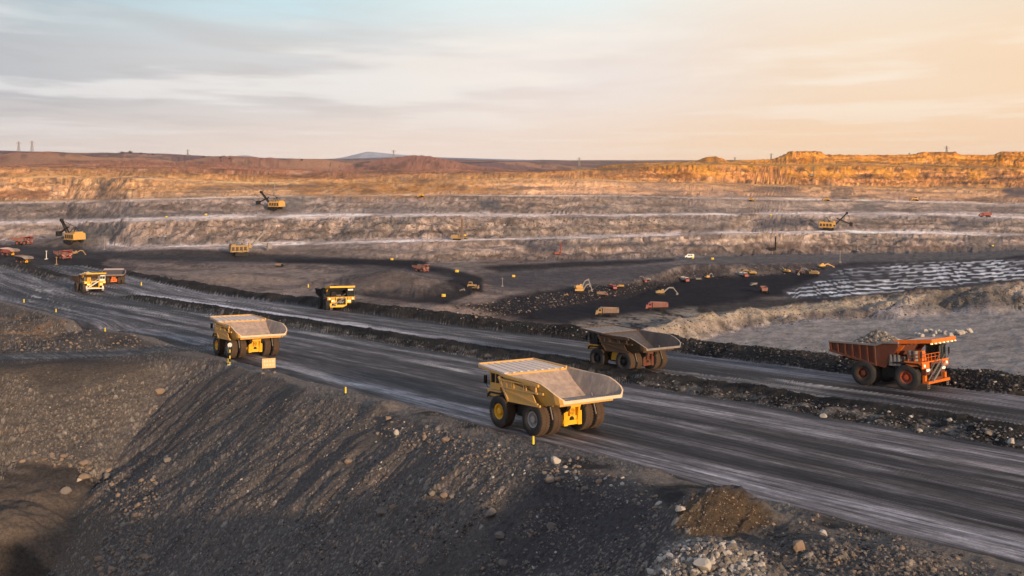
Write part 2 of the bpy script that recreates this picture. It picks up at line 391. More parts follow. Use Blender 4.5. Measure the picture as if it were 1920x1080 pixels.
# coarse lumps on the banks beside the roads
bermw = (((NG > 39) & (NG < 52)) | (NG > 75)) & ~far & ~gapm
ZG = ZG + np.where(bermw, 0.35 * fbm(XG / 1.8, YG / 1.8, 109, 3), 0)
# pit faces: lumpy, gullied; benches nearly smooth
k = np.clip(LV, 0, 23).astype(int)
Ysp, Zsp = profile(PXG)
Yst = np.stack([np.broadcast_to(a, PXG.shape) for a in Ysp]); Zst = np.stack([np.broadcast_to(a, PXG.shape) for a in Zsp])
kk = np.minimum(k, len(Ysp) - 2)[None]
slope = np.abs((np.take_along_axis(Zst, kk + 1, 0) - np.take_along_axis(Zst, kk, 0)) / np.maximum(1, np.take_along_axis(Yst, kk + 1, 0) - np.take_along_axis(Yst, kk, 0)))[0]
del Yst, Zst
face = sst(0.1, 0.35, slope) * far
hill = sst(1500, 2100, YG)
rough = fbm(XG / 9, YG / 9, 111, 4); gul = fbm(XG / 7, YG / 45, 113, 4)
cf3, cfi = worley(XG / 3.2, YG / 3.2, 127)
ZG = ZG + far * (1 - hill) * face * (1 + 0.5 * (LV > 5)) * np.clip(0.5 - cf3, 0, 1) * (cfi > 0.35)
ZG = ZG + far * (1 - hill) * (face * (2.7 * rough + 0.3 * gul) + (1 - face) * (0.55 * fbm(XG / 22, YG / 22, 115, 4) + 0.25 * fbm(XG / 3, YG / 3, 116, 2)))
upl = sst(13.5, 16, LV) * (1 - hill)
ZG = ZG + upl * np.interp(PXG, [850, 1150], [1, 0.45]) * (4.2 * fbm(XG / 85, YG / 85, 117, 4) + 1.6 * (1 - 2.4 * np.abs(fbm(XG / 34, YG / 60, 118, 3)))) * np.interp(LV, [16.8, 18, 18.2], [1, 0.25, 0.15])
hh = fbm(XG / 260, YG / 340, 119, 5); terr = hh * 6; terr = np.floor(terr) + sst(0.55, 1, terr - np.floor(terr))
ZG = ZG + hill * (26.0 * fbm(XG / 330, YG / 420, 123, 3) + 4.0 * fbm(XG / 90, YG / 90, 121, 3)) * np.interp(PXG, [0, 1000, 1150], [1, 0.8, 0.3]) * (1 - 0.55 * sst(3500, 3900, YG))
# ledges: pull the faces towards level steps
def step(z, h, k): q = z / h; f = np.floor(q); return h * (f + sst(0.5 - k, 0.5 + k, q - f))
zw = ZG + 3.5 * fbm(XG / 70, YG / 70, 128, 3)
ZG = ZG + far * (1 - hill) * np.clip(face + 0.4 * upl, 0, 1) * 0.42 * (step(zw, 4.4, 0.3) - zw)
def mound(px, py, r, h, ry=None):
    """raise a mound whose foot is seen at (px, py)"""
    global ZG
    X, Y, z = at(px, py); ry = ry or r
    rr = np.sqrt(((XG - X) / r) ** 2 + ((YG - Y) / ry) ** 2)
    ZG = ZG + h * np.clip(1 - rr * (1 + 0.25 * fbm(XG / 6, YG / 6, 131, 3)), 0, 1)

def at(px, py, lift=0.0):
    """ground point seen at photo pixel (px, py)"""
    i = int(np.argmin(np.abs(cols - px))); PYc = HZ - ZG[i] / YG[i] * F
    ok = np.nonzero((PYc[:-1] >= py) & (PYc[1:] < py) & (YG[i, 1:] > 50))[0]
    j = ok[0] if len(ok) else int(np.argmin(np.abs(PYc - py) + (YG[i] < 50) * 1e4))
    j = min(j, NR - 2); a, b = PYc[j], PYc[j + 1]; t = 0 if a == b else min(1, max(0, (a - py) / (a - b)))
    Y = YG[i, j] * (1 - t) + YG[i, j + 1] * t
    return Vector(((px - 960) / F * Y, Y, -(py - HZ) / F * Y + lift))
mound(735, 540, 42, 9, 30); mound(1850, 578, 12, 5); mound(1700, 585, 16, 5, 10); mound(430, 527, 40, 4, 16)
mound(150, 458, 40, 9, 16); mound(900, 585, 30, 5, 14)

PYG = HZ - ZG / YG * F
# ------------------------------------------------------------------ albedo of the ground
colr = np.zeros(XG.shape + (3,), np.float32)
def put(mask, c):
    m = np.clip(mask, 0, 1)[..., None].astype(np.float32); global colr
    colr = colr * (1 - m) + np.array(c, np.float32) * m
def ipoly(pts, feather=3.0, warp=6.0, ws=40.0):
    """soft mask of a patch of ground, given by its outline in the photo"""
    u = PXG + warp * 1.6 * fbm(XG / ws * 3, YG / ws * 3, 141, 3) + warp * vn(PXG / 23, PYG / 7, 143); v = PYG + warp * 0.28 * fbm(XG / ws * 3, YG / ws, 145, 3)
    d = pdist(u, v * 1.0, list(pts) + [pts[0]]); i = inside(u, v, pts)
    return sst(-feather, feather, np.where(i, d, -d))
n_s = fbm(XG / 3, YG / 3, 151, 4); n_m = fbm(XG / 16, YG / 16, 153, 4); n_l = fbm(XG / 60, YG / 60, 155, 3)
# loose ground near: dark grey-brown spoil
put(np.ones_like(XG), (0.082, 0.070, 0.064))
put(sst(0.0, 0.6, n_m), (0.115, 0.097, 0.086))
put(sst(0.15, 0.6, fbm(XG / 0.7, YG / 0.7, 156, 4, 0.65)) * 0.75, (0.036, 0.033, 0.034))
put(sst(0.2, 0.6, fbm(XG / 0.45, YG / 0.45, 158, 3, 0.65)) * 0.6, (0.19, 0.165, 0.148))
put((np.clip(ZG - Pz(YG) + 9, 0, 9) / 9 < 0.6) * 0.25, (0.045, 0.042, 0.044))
put(sst(-0.1, -0.55, patch), (0.045, 0.041, 0.042))
put(bankw * (SG < 96) * 0.5, (0.125, 0.110, 0.102))  # slope turned from the sun, painted paler to soften its shade
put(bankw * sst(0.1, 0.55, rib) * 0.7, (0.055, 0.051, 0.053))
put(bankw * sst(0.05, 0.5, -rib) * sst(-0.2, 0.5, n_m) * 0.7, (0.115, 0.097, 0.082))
put(ipoly([(-450, 690), (140, 672), (300, 672), (210, 780), (150, 860), (-450, 860)], 30, 20) * 0.6, (0.078, 0.066, 0.058))  # sunlit left slope, painted darker to tone down the sun on it
put(ipoly([(1000, 870), (1260, 960), (1250, 1080), (900, 1080), (960, 1000)], 30, 20) * 0.7, (0.050, 0.047, 0.052))
put(infloor * sst(-0.2, 0.5, n_m), (0.125, 0.102, 0.086))
put(ipoly([(-450, 860), (150, 868), (215, 905), (150, 930), (-450, 960)], 8, 10) * sst(-0.2, 0.3, fbm(XG / 9, YG / 1.2, 161, 3)) * 0.85, (0.040, 0.036, 0.036))  # crevice between slope and mound, its shade painted dark
put(ipoly([(-400, 930), (60, 915), (190, 925), (220, 960), (170, 1080), (-400, 1080)], 10, 8) * 0.85, (0.115, 0.090, 0.072))
put(ipoly([(-300, 1000), (40, 1020), (110, 1080), (60, 1110), (-300, 1110)], 8, 8) * 0.9, (0.045, 0.038, 0.034))
# strip of packed earth along the near road
ledge = sst(-7, -3, NG) * sst(0.9, 0.2, NG) * (DG < 0.5) * (~far)
put(ledge * 0.85, (0.185, 0.158, 0.140)); put(ledge * sst(0.0, 0.6, n_s) * 0.4, (0.12, 0.1, 0.09))
sh2 = (NG < 0.4) & (DG < 0.3) & (~far) & (SG < 20)
put(sh2 * sst(-0.5, 0.3, n_m) * 0.5, (0.13, 0.115, 0.105)); put(sh2 * sst(0.1, 0.5, fbm(XG / 5, YG / 5, 163, 4)), (0.035, 0.033, 0.034))
# ground left of the road beyond the side track
lft = (NG < -3) & (SG > 112) & (DG < 0.1) & (~far)
put(lft * 0.8, (0.100, 0.080, 0.067)); put(lft * sst(0.05, 0.5, fbm(XG / 9, YG / 9, 165, 4)), (0.055, 0.048, 0.044))
put(ipoly([(-300, 590), (40, 585), (130, 600), (110, 640), (-300, 645)], 6, 8) * sst(-0.1, 0.4, n_s), (0.19, 0.12, 0.075))
# piles
put(ipoly([(1262, 985), (1290, 940), (1340, 918), (1390, 925), (1450, 968), (1400, 1000), (1300, 1005)], 8, 6), (0.070, 0.051, 0.036))
put(ipoly([(1262, 985), (1280, 940), (1300, 925), (1330, 960), (1320, 1000)], 8, 6) * 0.8, (0.110, 0.078, 0.050))
put(ipoly([(1215, 1080), (1250, 1020), (1330, 1008), (1420, 1030), (1435, 1090), (1300, 1120), (1200, 1120)], 8, 8) * sst(-0.35, 0.2, n_s), (0.235, 0.225, 0.215))
ppl = np.exp(-(((XG - 16.3) / 5.5) ** 2 + ((YG - 78) / 5.5) ** 2)) * (~far)
ZG = ZG + ppl * (0.30 * fbm(XG / 0.8, YG / 0.8, 187, 4) + 0.22 * fbm((XG - YG * .6) / 0.5, YG / 3, 188, 3))
# stones
sc_ = st1 > 0.10; tone = (0.55 + 0.9 * cid)[..., None]
stc = np.where((cid > 0.9)[..., None], np.array((0.20, 0.15, 0.11)), np.array((0.15, 0.134, 0.124))) * tone
colr = np.where((sc_ & (~far))[..., None], stc, colr)
sc2 = st2 > 0.06; colr = np.where((sc2 & (~far))[..., None], np.array((0.19, 0.165, 0.145)) * (0.6 + 0.8 * ((cid2 * 37) % 1))[..., None], colr)
# banks beside the roads: coal-black rubble with pale specks
bm = bermw & ~far
put(bm * 0.9, (0.030, 0.026, 0.024)); put(bm * sst(0.0, 0.4, fbm(XG / 5, YG / 5, 167, 4)), (0.016, 0.015, 0.016))
put(bm * (NG > 39) * (NG < 43) * sst(0.0, 0.4, fbm(SG / 2.0, NG / 1.0, 169, 3)), (0.16, 0.14, 0.125))
# haul roads: worn wheel bands running with the road, sky sheen painted into the pale ones
rw = fbm(NG / 3.2 + 0.5 * fbm(SG / 90, NG / 20, 171, 2), SG / 170, 173, 4); rf = fbm(NG / 1.5, SG / 55, 175, 3); rp = fbm(NG / 5, SG / 30, 177, 4)
rgrain = fbm(NG / 0.5, SG / 3.0, 179, 3)
put(road, (0.062, 0.054, 0.055)); put(road * sst(-0.02, -0.28, rw), (0.020, 0.018, 0.021))
put(road * sst(0.04, 0.32, rw) * 0.85, (0.19, 0.172, 0.176)); put(road * sst(0.1, 0.5, rf) * 0.5, (0.22, 0.20, 0.20)); put(road * sst(0.1, 0.5, fbm(NG / 1.8, SG / 30, 176, 3)) * 0.5, (0.028, 0.026, 0.029))
put(road * sst(0.2, 0.55, -rf) * 0.35, (0.045, 0.04, 0.043)); put(road * sst(0.22, 0.5, rp) * sst(0.0, 0.4, rf) * 0.9, (0.38, 0.345, 0.32))
put(road * sst(0.25, 0.6, -rp) * 0.45, (0.085, 0.066, 0.062))
put(road * sst(2.2, 0.4, NG + 0.8 * fbm(SG / 9, 0.5 + NG * 0, 181, 2)) * 0.85, (0.022, 0.021, 0.023))
tr = sst(3.0, 4.3, NG) * sst(8.0, 5.5, NG) * (~far) * onroadA
put(tr * sst(-0.5, 0.3, rf) * 0.6, (0.27, 0.255, 0.265))
put(onroadA * sst(9.5, 11, NG + 1.2 * rf) * sst(13.5, 12, NG) * 0.55, (0.036, 0.034, 0.038))
stripe = sst(51.8, 52.6, NG) * sst(56.0, 54.4, NG + 0.5 * rf) * sst(60, 200, SG) * sst(345, 300, SG) * (~far)
put(stripe * 0.95, (0.60, 0.57, 0.60))  # pale dusty edge strip with the sky's reflection painted in
put(sst(51.3, 51.9, NG) * sst(52.8, 52.2, NG) * (~far) * (SG < 330) * 0.8, (0.36, 0.33, 0.32))
put(siderd * sst(-0.6, 0.1, fbm(XG / 22, YG / 2.2, 183, 4)) * 0.95, (0.030, 0.029, 0.033)); put(siderd * sst(0.1, 0.5, fbm(XG / 22, YG / 1.5, 185, 4)) * 0.7, (0.12, 0.108, 0.104))
colr = colr * np.where(road[..., None], np.array((1.0, 1.0, 1.03)), 1.0).astype(np.float32)
# far side: colour by level of the profile
def lv_col(tabl):
    ks = [t[0] for t in tabl]; return np.stack([np.interp(LV, ks, [t[1][c] for t in tabl]) for c in range(3)], axis=-1)
left = lv_col([(0, (.07, .058, .05)), (1, (.15, .118, .095)), (4, (.20, .155, .125)), (5, (.20, .155, .125)), (6, (.12, .098, .085)), (7, (.17, .135, .11)), (8, (.25, .195, .155)), (8.2, (.42, .335, .275)), (8.9, (.40, .32, .26)), (9.1, (.24, .185, .145)), (9.9, (.27, .205, .155)),
               (10.1, (.44, .355, .29)), (10.9, (.42, .34, .28)), (11.1, (.20, .16, .13)), (12, (.25, .19, .145)), (12.2, (.42, .32, .24)), (12.7, (.36, .23, .13)), (13, (.40, .24, .125)), (14, (.50, .265, .105)), (15, (.54, .27, .095)), (16, (.46, .22, .09)), (17, (.36, .17, .08)), (18, (.36, .155, .075)), (19, (.34, .15, .085)), (20, (.30, .145, .095)), (20.5, (.17, .105, .10)), (24, (.19, .12, .115))])
right = lv_col([(0, (.05, .045, .042)), (1, (.19, .165, .15)), (2, (.26, .23, .21)), (2.1, (.20, .175, .15)), (3, (.29, .235, .175)), (3.1, (.06, .053, .05)), (5, (.03, .027, .031)), (6, (.12, .10, .09)), (7, (.10, .088, .085)), (7.3, (.19, .15, .125)),
                (7.9, (.30, .235, .18)), (8.2, (.44, .36, .30)), (8.9, (.44, .36, .30)), (9.1, (.25, .195, .15)), (9.9, (.24, .19, .15)), (10.1, (.42, .34, .28)), (10.9, (.34, .27, .22)), (11.1, (.22, .175, .14)), (12, (.28, .21, .155)), (12.2, (.40, .31, .235)), (13, (.36, .22, .13)), (14, (.46, .255, .115)), (15, (.54, .27, .085)), (15.1, (.38, .18, .07)), (16, (.50, .22, .06)), (16.9, (.50, .26, .08)), (17.1, (.58, .24, .045)), (17.9, (.62, .25, .04)), (18.1, (.36, .15, .045)), (19, (.22, .10, .05)), (24, (.2, .11, .08))])
wr = sst(850, 1150, PXG)[..., None]
farc = left * (1 - wr) + right * wr
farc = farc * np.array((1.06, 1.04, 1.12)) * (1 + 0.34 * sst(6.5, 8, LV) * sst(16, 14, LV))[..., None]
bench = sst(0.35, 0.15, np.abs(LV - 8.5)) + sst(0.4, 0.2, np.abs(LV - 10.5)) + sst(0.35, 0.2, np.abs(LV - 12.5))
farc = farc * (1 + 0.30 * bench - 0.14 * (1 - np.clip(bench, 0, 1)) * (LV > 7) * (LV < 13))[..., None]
farc = farc * (1 + 0.22 * fbm(XG / 6, YG / 6, 191, 4) + 0.22 * fbm(XG / 30, YG / 18, 193, 4))[..., None]
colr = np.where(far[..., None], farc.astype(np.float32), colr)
fm = far.astype(float)
strat = fbm(ZG / 1.6 + 0.3 * n_l, XG / 140, 195, 3)
bl = fbm(LV * 7.0 + 0.6 * fbm(XG / 60, YG / 60, 185, 3), XG / 90, 186, 3); bl2 = fbm(LV * 13.0 + 0.8 * fbm(XG / 40, YG / 40, 187, 3), XG / 55, 188, 3)
colr = colr * (1 + (fm * (1 - hill) * (LV > 5) * (0.55 * bl + 0.45 * bl2))[..., None].astype(np.float32))
put(fm * (1 - hill) * (LV > 7) * sst(0.05, 0.02, np.abs(bl)) * sst(-0.1, 0.2, bl2) * 0.65, (.07, .055, .05))
put(fm * (1 - hill) * (LV > 7) * sst(0.05, 0.02, np.abs(bl2)) * sst(0.0, 0.3, bl) * 0.55, (.50, .40, .31))
colr = colr * (1 + (fm * (1 - hill) * (LV > 7) * 0.25 * fbm(ZG / 0.8 + 0.4 * n_l, XG / 60, 194, 4))[..., None].astype(np.float32))
put(fm * (1 - hill) * (LV > 6) * (LV < 18.5) * sst(0.15, 0.4, fbm(ZG / 2.6 + n_l, XG / 45, 192, 4)) * 0.6, (.12, .085, .07))
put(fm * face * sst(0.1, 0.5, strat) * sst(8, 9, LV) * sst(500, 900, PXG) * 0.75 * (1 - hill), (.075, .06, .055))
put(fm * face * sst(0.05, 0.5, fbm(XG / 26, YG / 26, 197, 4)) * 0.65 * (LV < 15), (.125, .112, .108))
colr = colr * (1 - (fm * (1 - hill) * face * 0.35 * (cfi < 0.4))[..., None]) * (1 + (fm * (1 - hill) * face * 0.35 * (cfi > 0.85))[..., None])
put(fm * (1 - face) * (1 - hill) * sst(0.1, 0.5, fbm(XG / 70, YG / 9, 198, 4)) * 0.5 * (LV < 15) * (LV > 6), (.17, .15, .145))
put(fm * (1 - hill) * sst(0.2, 0.5, fbm(XG / 45, YG / 45, 196, 3)) * 0.35 * (LV < 15) * (LV > 6), (.12, .11, .115))
put(fm * sst(0.2, 0.6, fbm(XG / 40, YG / 14, 199, 4)) * (LV > 14) * (1 - hill) * 0.55, (.17, .095, .055))
put(fm * hill * sst(-0.1, 0.25, fbm(XG / 200, YG / 240, 201, 5)) * 0.75, (.105, .068, .066))
put(fm * hill * sst(0.08, 0.25, fbm(XG / 150, YG / 260, 203, 4)) * 0.7, (.40, .22, .13))
put(fm * hill * sst(0.05, 0.02, np.abs(fbm(XG / 260, YG / 120, 206, 3))) * 0.6, (.08, .06, .06))
put(fm * hill * sst(0.2, 0.45, fbm(XG / 60, YG / 160, 204, 4)) * 0.6, (.06, .05, .045))
put(fm * hill * sst(3600, 3900, YG) * 0.4, (.12, .09, .09))
fl6 = fm * (LV < 7)
put(fl6 * sst(0.0, 0.45, fbm(XG / 26, YG / 26, 221, 5)) * 0.6, (.035, .033, .038)); put(fl6 * sst(0.1, 0.5, fbm(XG / 60 + YG / 60, YG / 14 - XG / 30, 223, 4)) * 0.5, (.20, .165, .145))
put(fl6 * sst(0.06, 0.02, np.abs(fbm(XG / 50 + YG / 90, YG / 30 - XG / 90, 225, 3))) * 0.5, (.05, .046, .05))
BL = (.014, .014, .019); BL2 = (.034, .032, .036)
# dark coal roads and floors (outlines as seen)
def fput(pts, c, a=1.0, fe=2.5, wp=6.0, extra=1.0):
    fe *= 1.3; wp *= 1.25
    put(ipoly(pts, fe, wp) * fm * a * extra, c)
fput([(-300, 456), (150, 462), (205, 480), (180, 520), (60, 505), (-300, 495)], BL2, 0.92)
fput([(60, 478), (200, 486), (260, 500), (250, 515), (130, 505)], BL, 0.5)
fput([(180, 472), (330, 466), (430, 470), (520, 478), (640, 484), (800, 488), (790, 500), (640, 497), (500, 492), (300, 488), (190, 486)], BL2, 0.85, 2)
fput([(510, 486), (640, 485), (780, 488), (800, 497), (850, 505), (905, 520), (910, 545), (830, 572), (700, 560), (640, 548), (700, 545), (800, 540), (845, 525), (800, 508), (700, 498), (520, 494)], BL, 0.93, 3, 4)
fput([(640, 508), (840, 515), (850, 545), (760, 560), (640, 548)], (.075, .066, .066), 0.6, 6)
fput([(800, 560), (960, 580), (1100, 578), (1250, 562), (1330, 560), (1330, 590), (1130, 612), (960, 600)], BL, 0.9, 4)
fput([(880, 575), (1010, 545), (1120, 535), (1250, 527), (1360, 520), (1540, 505), (1560, 512), (1530, 530), (1470, 552), (1300, 578), (1150, 575), (1000, 600)], BL, 0.93, 4)
fput([(900, 500), (1060, 492), (1270, 484), (1262, 490), (1100, 500), (940, 510)], BL, 0.85, 2, 4)  # thin coal seam line, the shadow along its edge painted in
fput([(900, 512), (1060, 503), (1250, 496), (1240, 520), (1120, 530), (1000, 545), (930, 540)], (.066, .061, .068), 0.85, 5)
fput([(970, 450), (1030, 447), (1100, 454), (1330, 457), (1350, 461), (1080, 462), (1010, 476), (980, 470)], (.06, .06, .072), 0.75, 2.5)
fput([(1280, 495), (1540, 492), (1530, 505), (1400, 512), (1290, 516)], BL2, 0.6, 3, 4, (fbm(XG / 3, YG / 9, 211, 3) > -0.1))
fput([(1280, 482), (1560, 478), (1920, 462), (1920, 486), (1560, 492), (1290, 494)], (.10, .093, .095), 0.85, 3)
fput([(1590, 448), (1920, 442), (1920, 449), (1600, 455)], (.09, .08, .08), 0.6, 2)
fput([(1880, 482), (1920, 478), (2300, 470), (2300, 488), (1860, 490)], BL, 0.9, 1.5, 2)
fput([(1470, 545), (1530, 520), (1560, 500), (1700, 492), (1920, 484), (2300, 478), (2300, 520), (1920, 528), (1740, 546), (1560, 560), (1480, 560)], (.05, .048, .055), 0.95, 3, 3)
du = XG * 0.94 + YG * 0.34 + 1.5 * fbm(XG / 40, YG / 40, 212, 2); dv = (YG * 0.94 - XG * 0.34 + 2.5 * fbm(XG / 60, YG / 60, 214, 2)) / 14.0
drow = np.floor(dv); du = du / 13.0 + _hash(drow, drow * 0, 77) * 3 + 0.5 * (dv - drow)
dash = sst(0.30, 0.20, np.abs(dv - drow - 0.5)) * sst(0.40, 0.28, np.abs(du - np.floor(du) - 0.5)) * (0.45 + 0.55 * _hash(np.floor(du), drow, 78)) * sst(-0.5, 0.0, fbm(XG / 70, YG / 50, 216, 3))
fput([(1480, 548), (1545, 522), (1580, 505), (1700, 494), (1920, 487), (2300, 481), (2300, 515), (1920, 522), (1740, 542), (1560, 557), (1490, 557)], (.80, .79, .82), 1, 2, 3, dash * (LV > 4))
fput([(1290, 640), (1500, 606), (1700, 594), (1920, 578), (2300, 560), (2300, 700), (1920, 700), (1560, 668), (1400, 655)], (.25, .222, .205), 0.75, 3)
fput([(1600, 640), (1920, 610), (2300, 600), (2300, 640), (1920, 655), (1700, 665)], (.14, .125, .12), 0.5, 8, 8, sst(-0.2, 0.3, fbm(XG / 60, YG / 4, 215, 4)))
fput([(1280, 575), (1500, 566), (1740, 547), (1750, 550), (1500, 571), (1290, 582)], (.05, .045, .042), 0.85, 1.5, 3)
fput([(1290, 590), (1480, 575), (1735, 550), (1740, 562), (1500, 590), (1300, 602)], (.34, .28, .215), 0.7, 3, 6)
fput([(1070, 606), (1180, 592), (1310, 578), (1310, 600), (1300, 640), (1180, 634), (1080, 622)], (.24, .205, .175), 0.85, 6, 8, sst(-0.5, 0.1, n_s))
fput([(1745, 548), (1830, 540), (1920, 560), (1900, 576), (1760, 584), (1690, 580)], (.075, .068, .062), 0.75, 5)
fput([(500, 375), (560, 370), (590, 372), (560, 394), (500, 394)], (.12, .115, .115), 0.7, 4)
fput([(895, 374), (935, 372), (938, 392), (898, 392)], (.09, .088, .095), 0.85, 3)
fput([(100, 460), (140, 425), (225, 420), (235, 432), (215, 452), (170, 460)], (.12, .11, .105), 0.8, 4)
fput([(1100, 388), (1150, 378), (1150, 392), (1105, 396)], (.12, .11, .11), 0.6, 3)
fput([(1400, 415), (1500, 405), (1530, 412), (1500, 428), (1430, 430)], (.085, .08, .09), 0.8, 4)
fput([(1780, 412), (1870, 410), (1850, 428), (1780, 428)], (.09, .085, .095), 0.7, 4)
fput([(1560, 352), (1600, 352), (1600, 374), (1555, 372)], (.12, .10, .09), 0.7, 4)
fput([(1600, 384), (1660, 380), (1640, 396), (1590, 396)], (.11, .10, .10), 0.7, 3)
fput([(1880, 352), (1920, 350), (2100, 350), (2100, 370), (1880, 370)], (.07, .07, .085), 0.8, 3)
fput([(0, 408), (250, 402), (420, 397), (440, 401), (260, 409), (0, 413)], (.12, .11, .108), 0.8, 2)
fput([(-200, 356), (92, 358), (92, 372), (20, 373), (-200, 373)], (.20, .09, .05), 0.75, 2, 2)
fput([(1205, 308), (1330, 300), (1450, 306), (1920, 322), (1920, 334), (1480, 334), (1210, 332)], (.66, .30, .045), 0.55, 4, 8, sst(-0.1, 0.4, n_m))
fput([(1130, 315), (1180, 307), (1205, 310), (1200, 330), (1130, 326)], (.20, .12, .07), 0.6, 4)
fput([(560, 342), (760, 342), (880, 340), (960, 352), (880, 366), (620, 372), (540, 360)], (.46, .20, .055), 0.75, 7, 14, sst(-0.3, 0.3, fbm(XG / 14, YG / 14, 217, 4)))
fput([(620, 344), (860, 342), (870, 360), (620, 364)], (.16, .09, .05), 0.7, 5, 10, sst(0.0, 0.3, fbm(XG / 10, YG / 20, 218, 4)))

colr = np.clip(colr, 0.012, 0.9)

# ------------------------------------------------------------------ ground meshes, one per kind of surface
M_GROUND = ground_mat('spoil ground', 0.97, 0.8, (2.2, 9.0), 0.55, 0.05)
M_ROAD = road_mat('packed haul road')
M_FAR = ground_mat('pit face earth', 0.98, 0.9, (0.22, 1.1), 0.50, 0.03)
def mesh_from_grid(name, fmask, material):
    nc, nr = XG.shape
    idx = np.arange(nc * nr).reshape(nc, nr)
    q = np.stack([idx[:-1, :-1], idx[1:, :-1], idx[1:, 1:], idx[:-1, 1:]], axis=-1)[fmask]
    used, inv = np.unique(q.ravel(), return_inverse=True)
    co = np.stack([XG.ravel()[used], YG.ravel()[used], ZG.ravel()[used]], axis=-1).astype(np.float32)
    me = C.meshes.new(name); me.vertices.add(len(co)); me.vertices.foreach_set('co', co.ravel())
    nf = len(q); me.loops.add(nf * 4); me.loops.foreach_set('vertex_index', inv.astype(np.int32).ravel())
    me.polygons.add(nf); me.polygons.foreach_set('loop_start', (np.arange(nf) * 4).astype(np.int32)); me.polygons.foreach_set('loop_total', np.full(nf, 4, np.int32))
    me.update(calc_edges=True)
    ca = me.color_attributes.new('Col', 'FLOAT_COLOR', 'POINT')
    cc = np.concatenate([colr.reshape(-1, 3)[used], np.ones((len(used), 1), np.float32)], axis=1)
    ca.data.foreach_set('color', cc.astype(np.float32).ravel())
    me.materials.append(material)
    o = C.objects.new(name, me); COL.objects.link(o); o['kind'] = 'structure'; return o
cls = np.zeros(XG.shape, np.int8)                      # 0 embankment
cls[onroadA | (gapm & (NG < 45))] = 1; cls[onroadB | (gapm & (NG >= 45))] = 2
cls[(NG >= 38.6) & (NG <= 52.4) & ~far & ~gapm] = 3; cls[(NG >= 74.6) & ~far] = 4; cls[siderd] = 5
cls[(LV > 0) & (LV < 5.0)] = 6; cls[LV >= 5.0] = 7; cls[LV >= 19] = 8
cf = cls[:-1, :-1]
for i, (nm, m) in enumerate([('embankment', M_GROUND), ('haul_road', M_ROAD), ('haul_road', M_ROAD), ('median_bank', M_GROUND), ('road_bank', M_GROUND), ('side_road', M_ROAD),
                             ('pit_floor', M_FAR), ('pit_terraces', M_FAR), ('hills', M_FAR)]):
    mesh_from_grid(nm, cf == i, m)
del colr, farc, left, right

# ------------------------------------------------------------------ mesh helpers
rnd = random.Random(7)
class MB:
    def __init__(self): self.v, self.f, self.m = [], [], []
    def add(self, vs, fs, m=0):
        o = len(self.v); self.v += [tuple(p) for p in vs]; self.f += [tuple(i + o for i in f) for f in fs]; self.m += [m] * len(fs); return self
    def hexa(self, p, m=0):
        return self.add(p, [(0, 3, 2, 1), (4, 5, 6, 7), (0, 1, 5, 4), (1, 2, 6, 5), (2, 3, 7, 6), (3, 0, 4, 7)], m)
    def box(self, x0, x1, y0, y1, z0, z1, m=0, top=None):
        t = top or (0, 0, 0, 0)     # insets of the top: x0, x1, y0, y1
        return self.hexa([(x0, y0, z0), (x1, y0, z0), (x1, y1, z0), (x0, y1, z0), (x0 + t[0], y0 + t[2], z1), (x1 - t[1], y0 + t[2], z1), (x1 - t[1], y1 - t[3], z1), (x0 + t[0], y1 - t[3], z1)], m)
    def beam(self, a, b, w, h=None, m=0):
        a, b = Vector(a), Vector(b); h = h or w; d = (b - a).normalized()
        u = d.cross(Vector((0, 0, 1))); u = Vector((1, 0, 0)) if u.length < 1e-3 else u.normalized(); v = u.cross(d).normalized()
        u, v = u * w / 2, v * h / 2
        return self.hexa([a - u - v, a + u - v, b + u - v, b - u - v, a - u + v, a + u + v, b + u + v, b - u + v], m)
    def cyl(self, a, b, r0, r1=None, n=14, m=0):
        a, b = Vector(a), Vector(b); r1 = r0 if r1 is None else r1; d = (b - a).normalized()
        u = d.orthogonal().normalized(); v = d.cross(u)
        vs = []
        for p, r in ((a, r0), (b, r1)):
            for i in range(n):
                t = 2 * math.pi * i / n; vs.append(p + u * math.cos(t) * r + v * math.sin(t) * r)
        fs = [(i, (i + 1) % n, n + (i + 1) % n, n + i) for i in range(n)] + [tuple(range(n - 1, -1, -1)), tuple(range(n, 2 * n))]
        return self.add(vs, fs, m)
    def lathe(self, prof, c, n=28, m=0):
        """profile of (x along the axle, radius) turned round the X axis through c"""
        vs, fs = [], []; k = len(prof)
        for i in range(n):
            t = 2 * math.pi * i / n
            for (x, r) in prof: vs.append((c[0] + x, c[1] + math.cos(t) * r, c[2] + math.sin(t) * r))
        for i in range(n):
            for j in range(k - 1):
                a = i * k + j; b = ((i + 1) % n) * k + j; fs.append((a, a + 1, b + 1, b))
        return self.add(vs, fs, m)
    def prism(self, poly, x0, x1, m=0):
        """polygon in the YZ plane pulled from x0 to x1"""
        n = len(poly)
        return self.add([(x0, y, z) for y, z in poly] + [(x1, y, z) for y, z in poly],
                        [tuple(range(n - 1, -1, -1)), tuple(range(n, 2 * n))] + [(i, (i + 1) % n, n + (i + 1) % n, n + i) for i in range(n)], m)
    def tube(self, pts, r, n=6, m=0):
        for a, b in zip(pts[:-1], pts[1:]): self.cyl(a, b, r, r, n, m)
        return self
    def build(self, name, mats, parent=None, label=None, smooth=False):
        me = C.meshes.new(name); me.from_pydata(self.v, [], self.f)
        mats = mats if isinstance(mats, (list, tuple)) else [mats]
        for m in mats: me.materials.append(m)
        me.polygons.foreach_set('material_index', self.m)
        if smooth: me.shade_smooth()
        me.validate(); me.update()
        o = C.objects.new(name, me); COL.objects.link(o)
        if parent: o.parent = parent
        if label: o['label'] = label
        return o
def tag(o, label, cat, group=None, kind=None):
    o['label'] = label; o['category'] = cat
    if group: o['group'] = group
    if kind: o['kind'] = kind
    return o
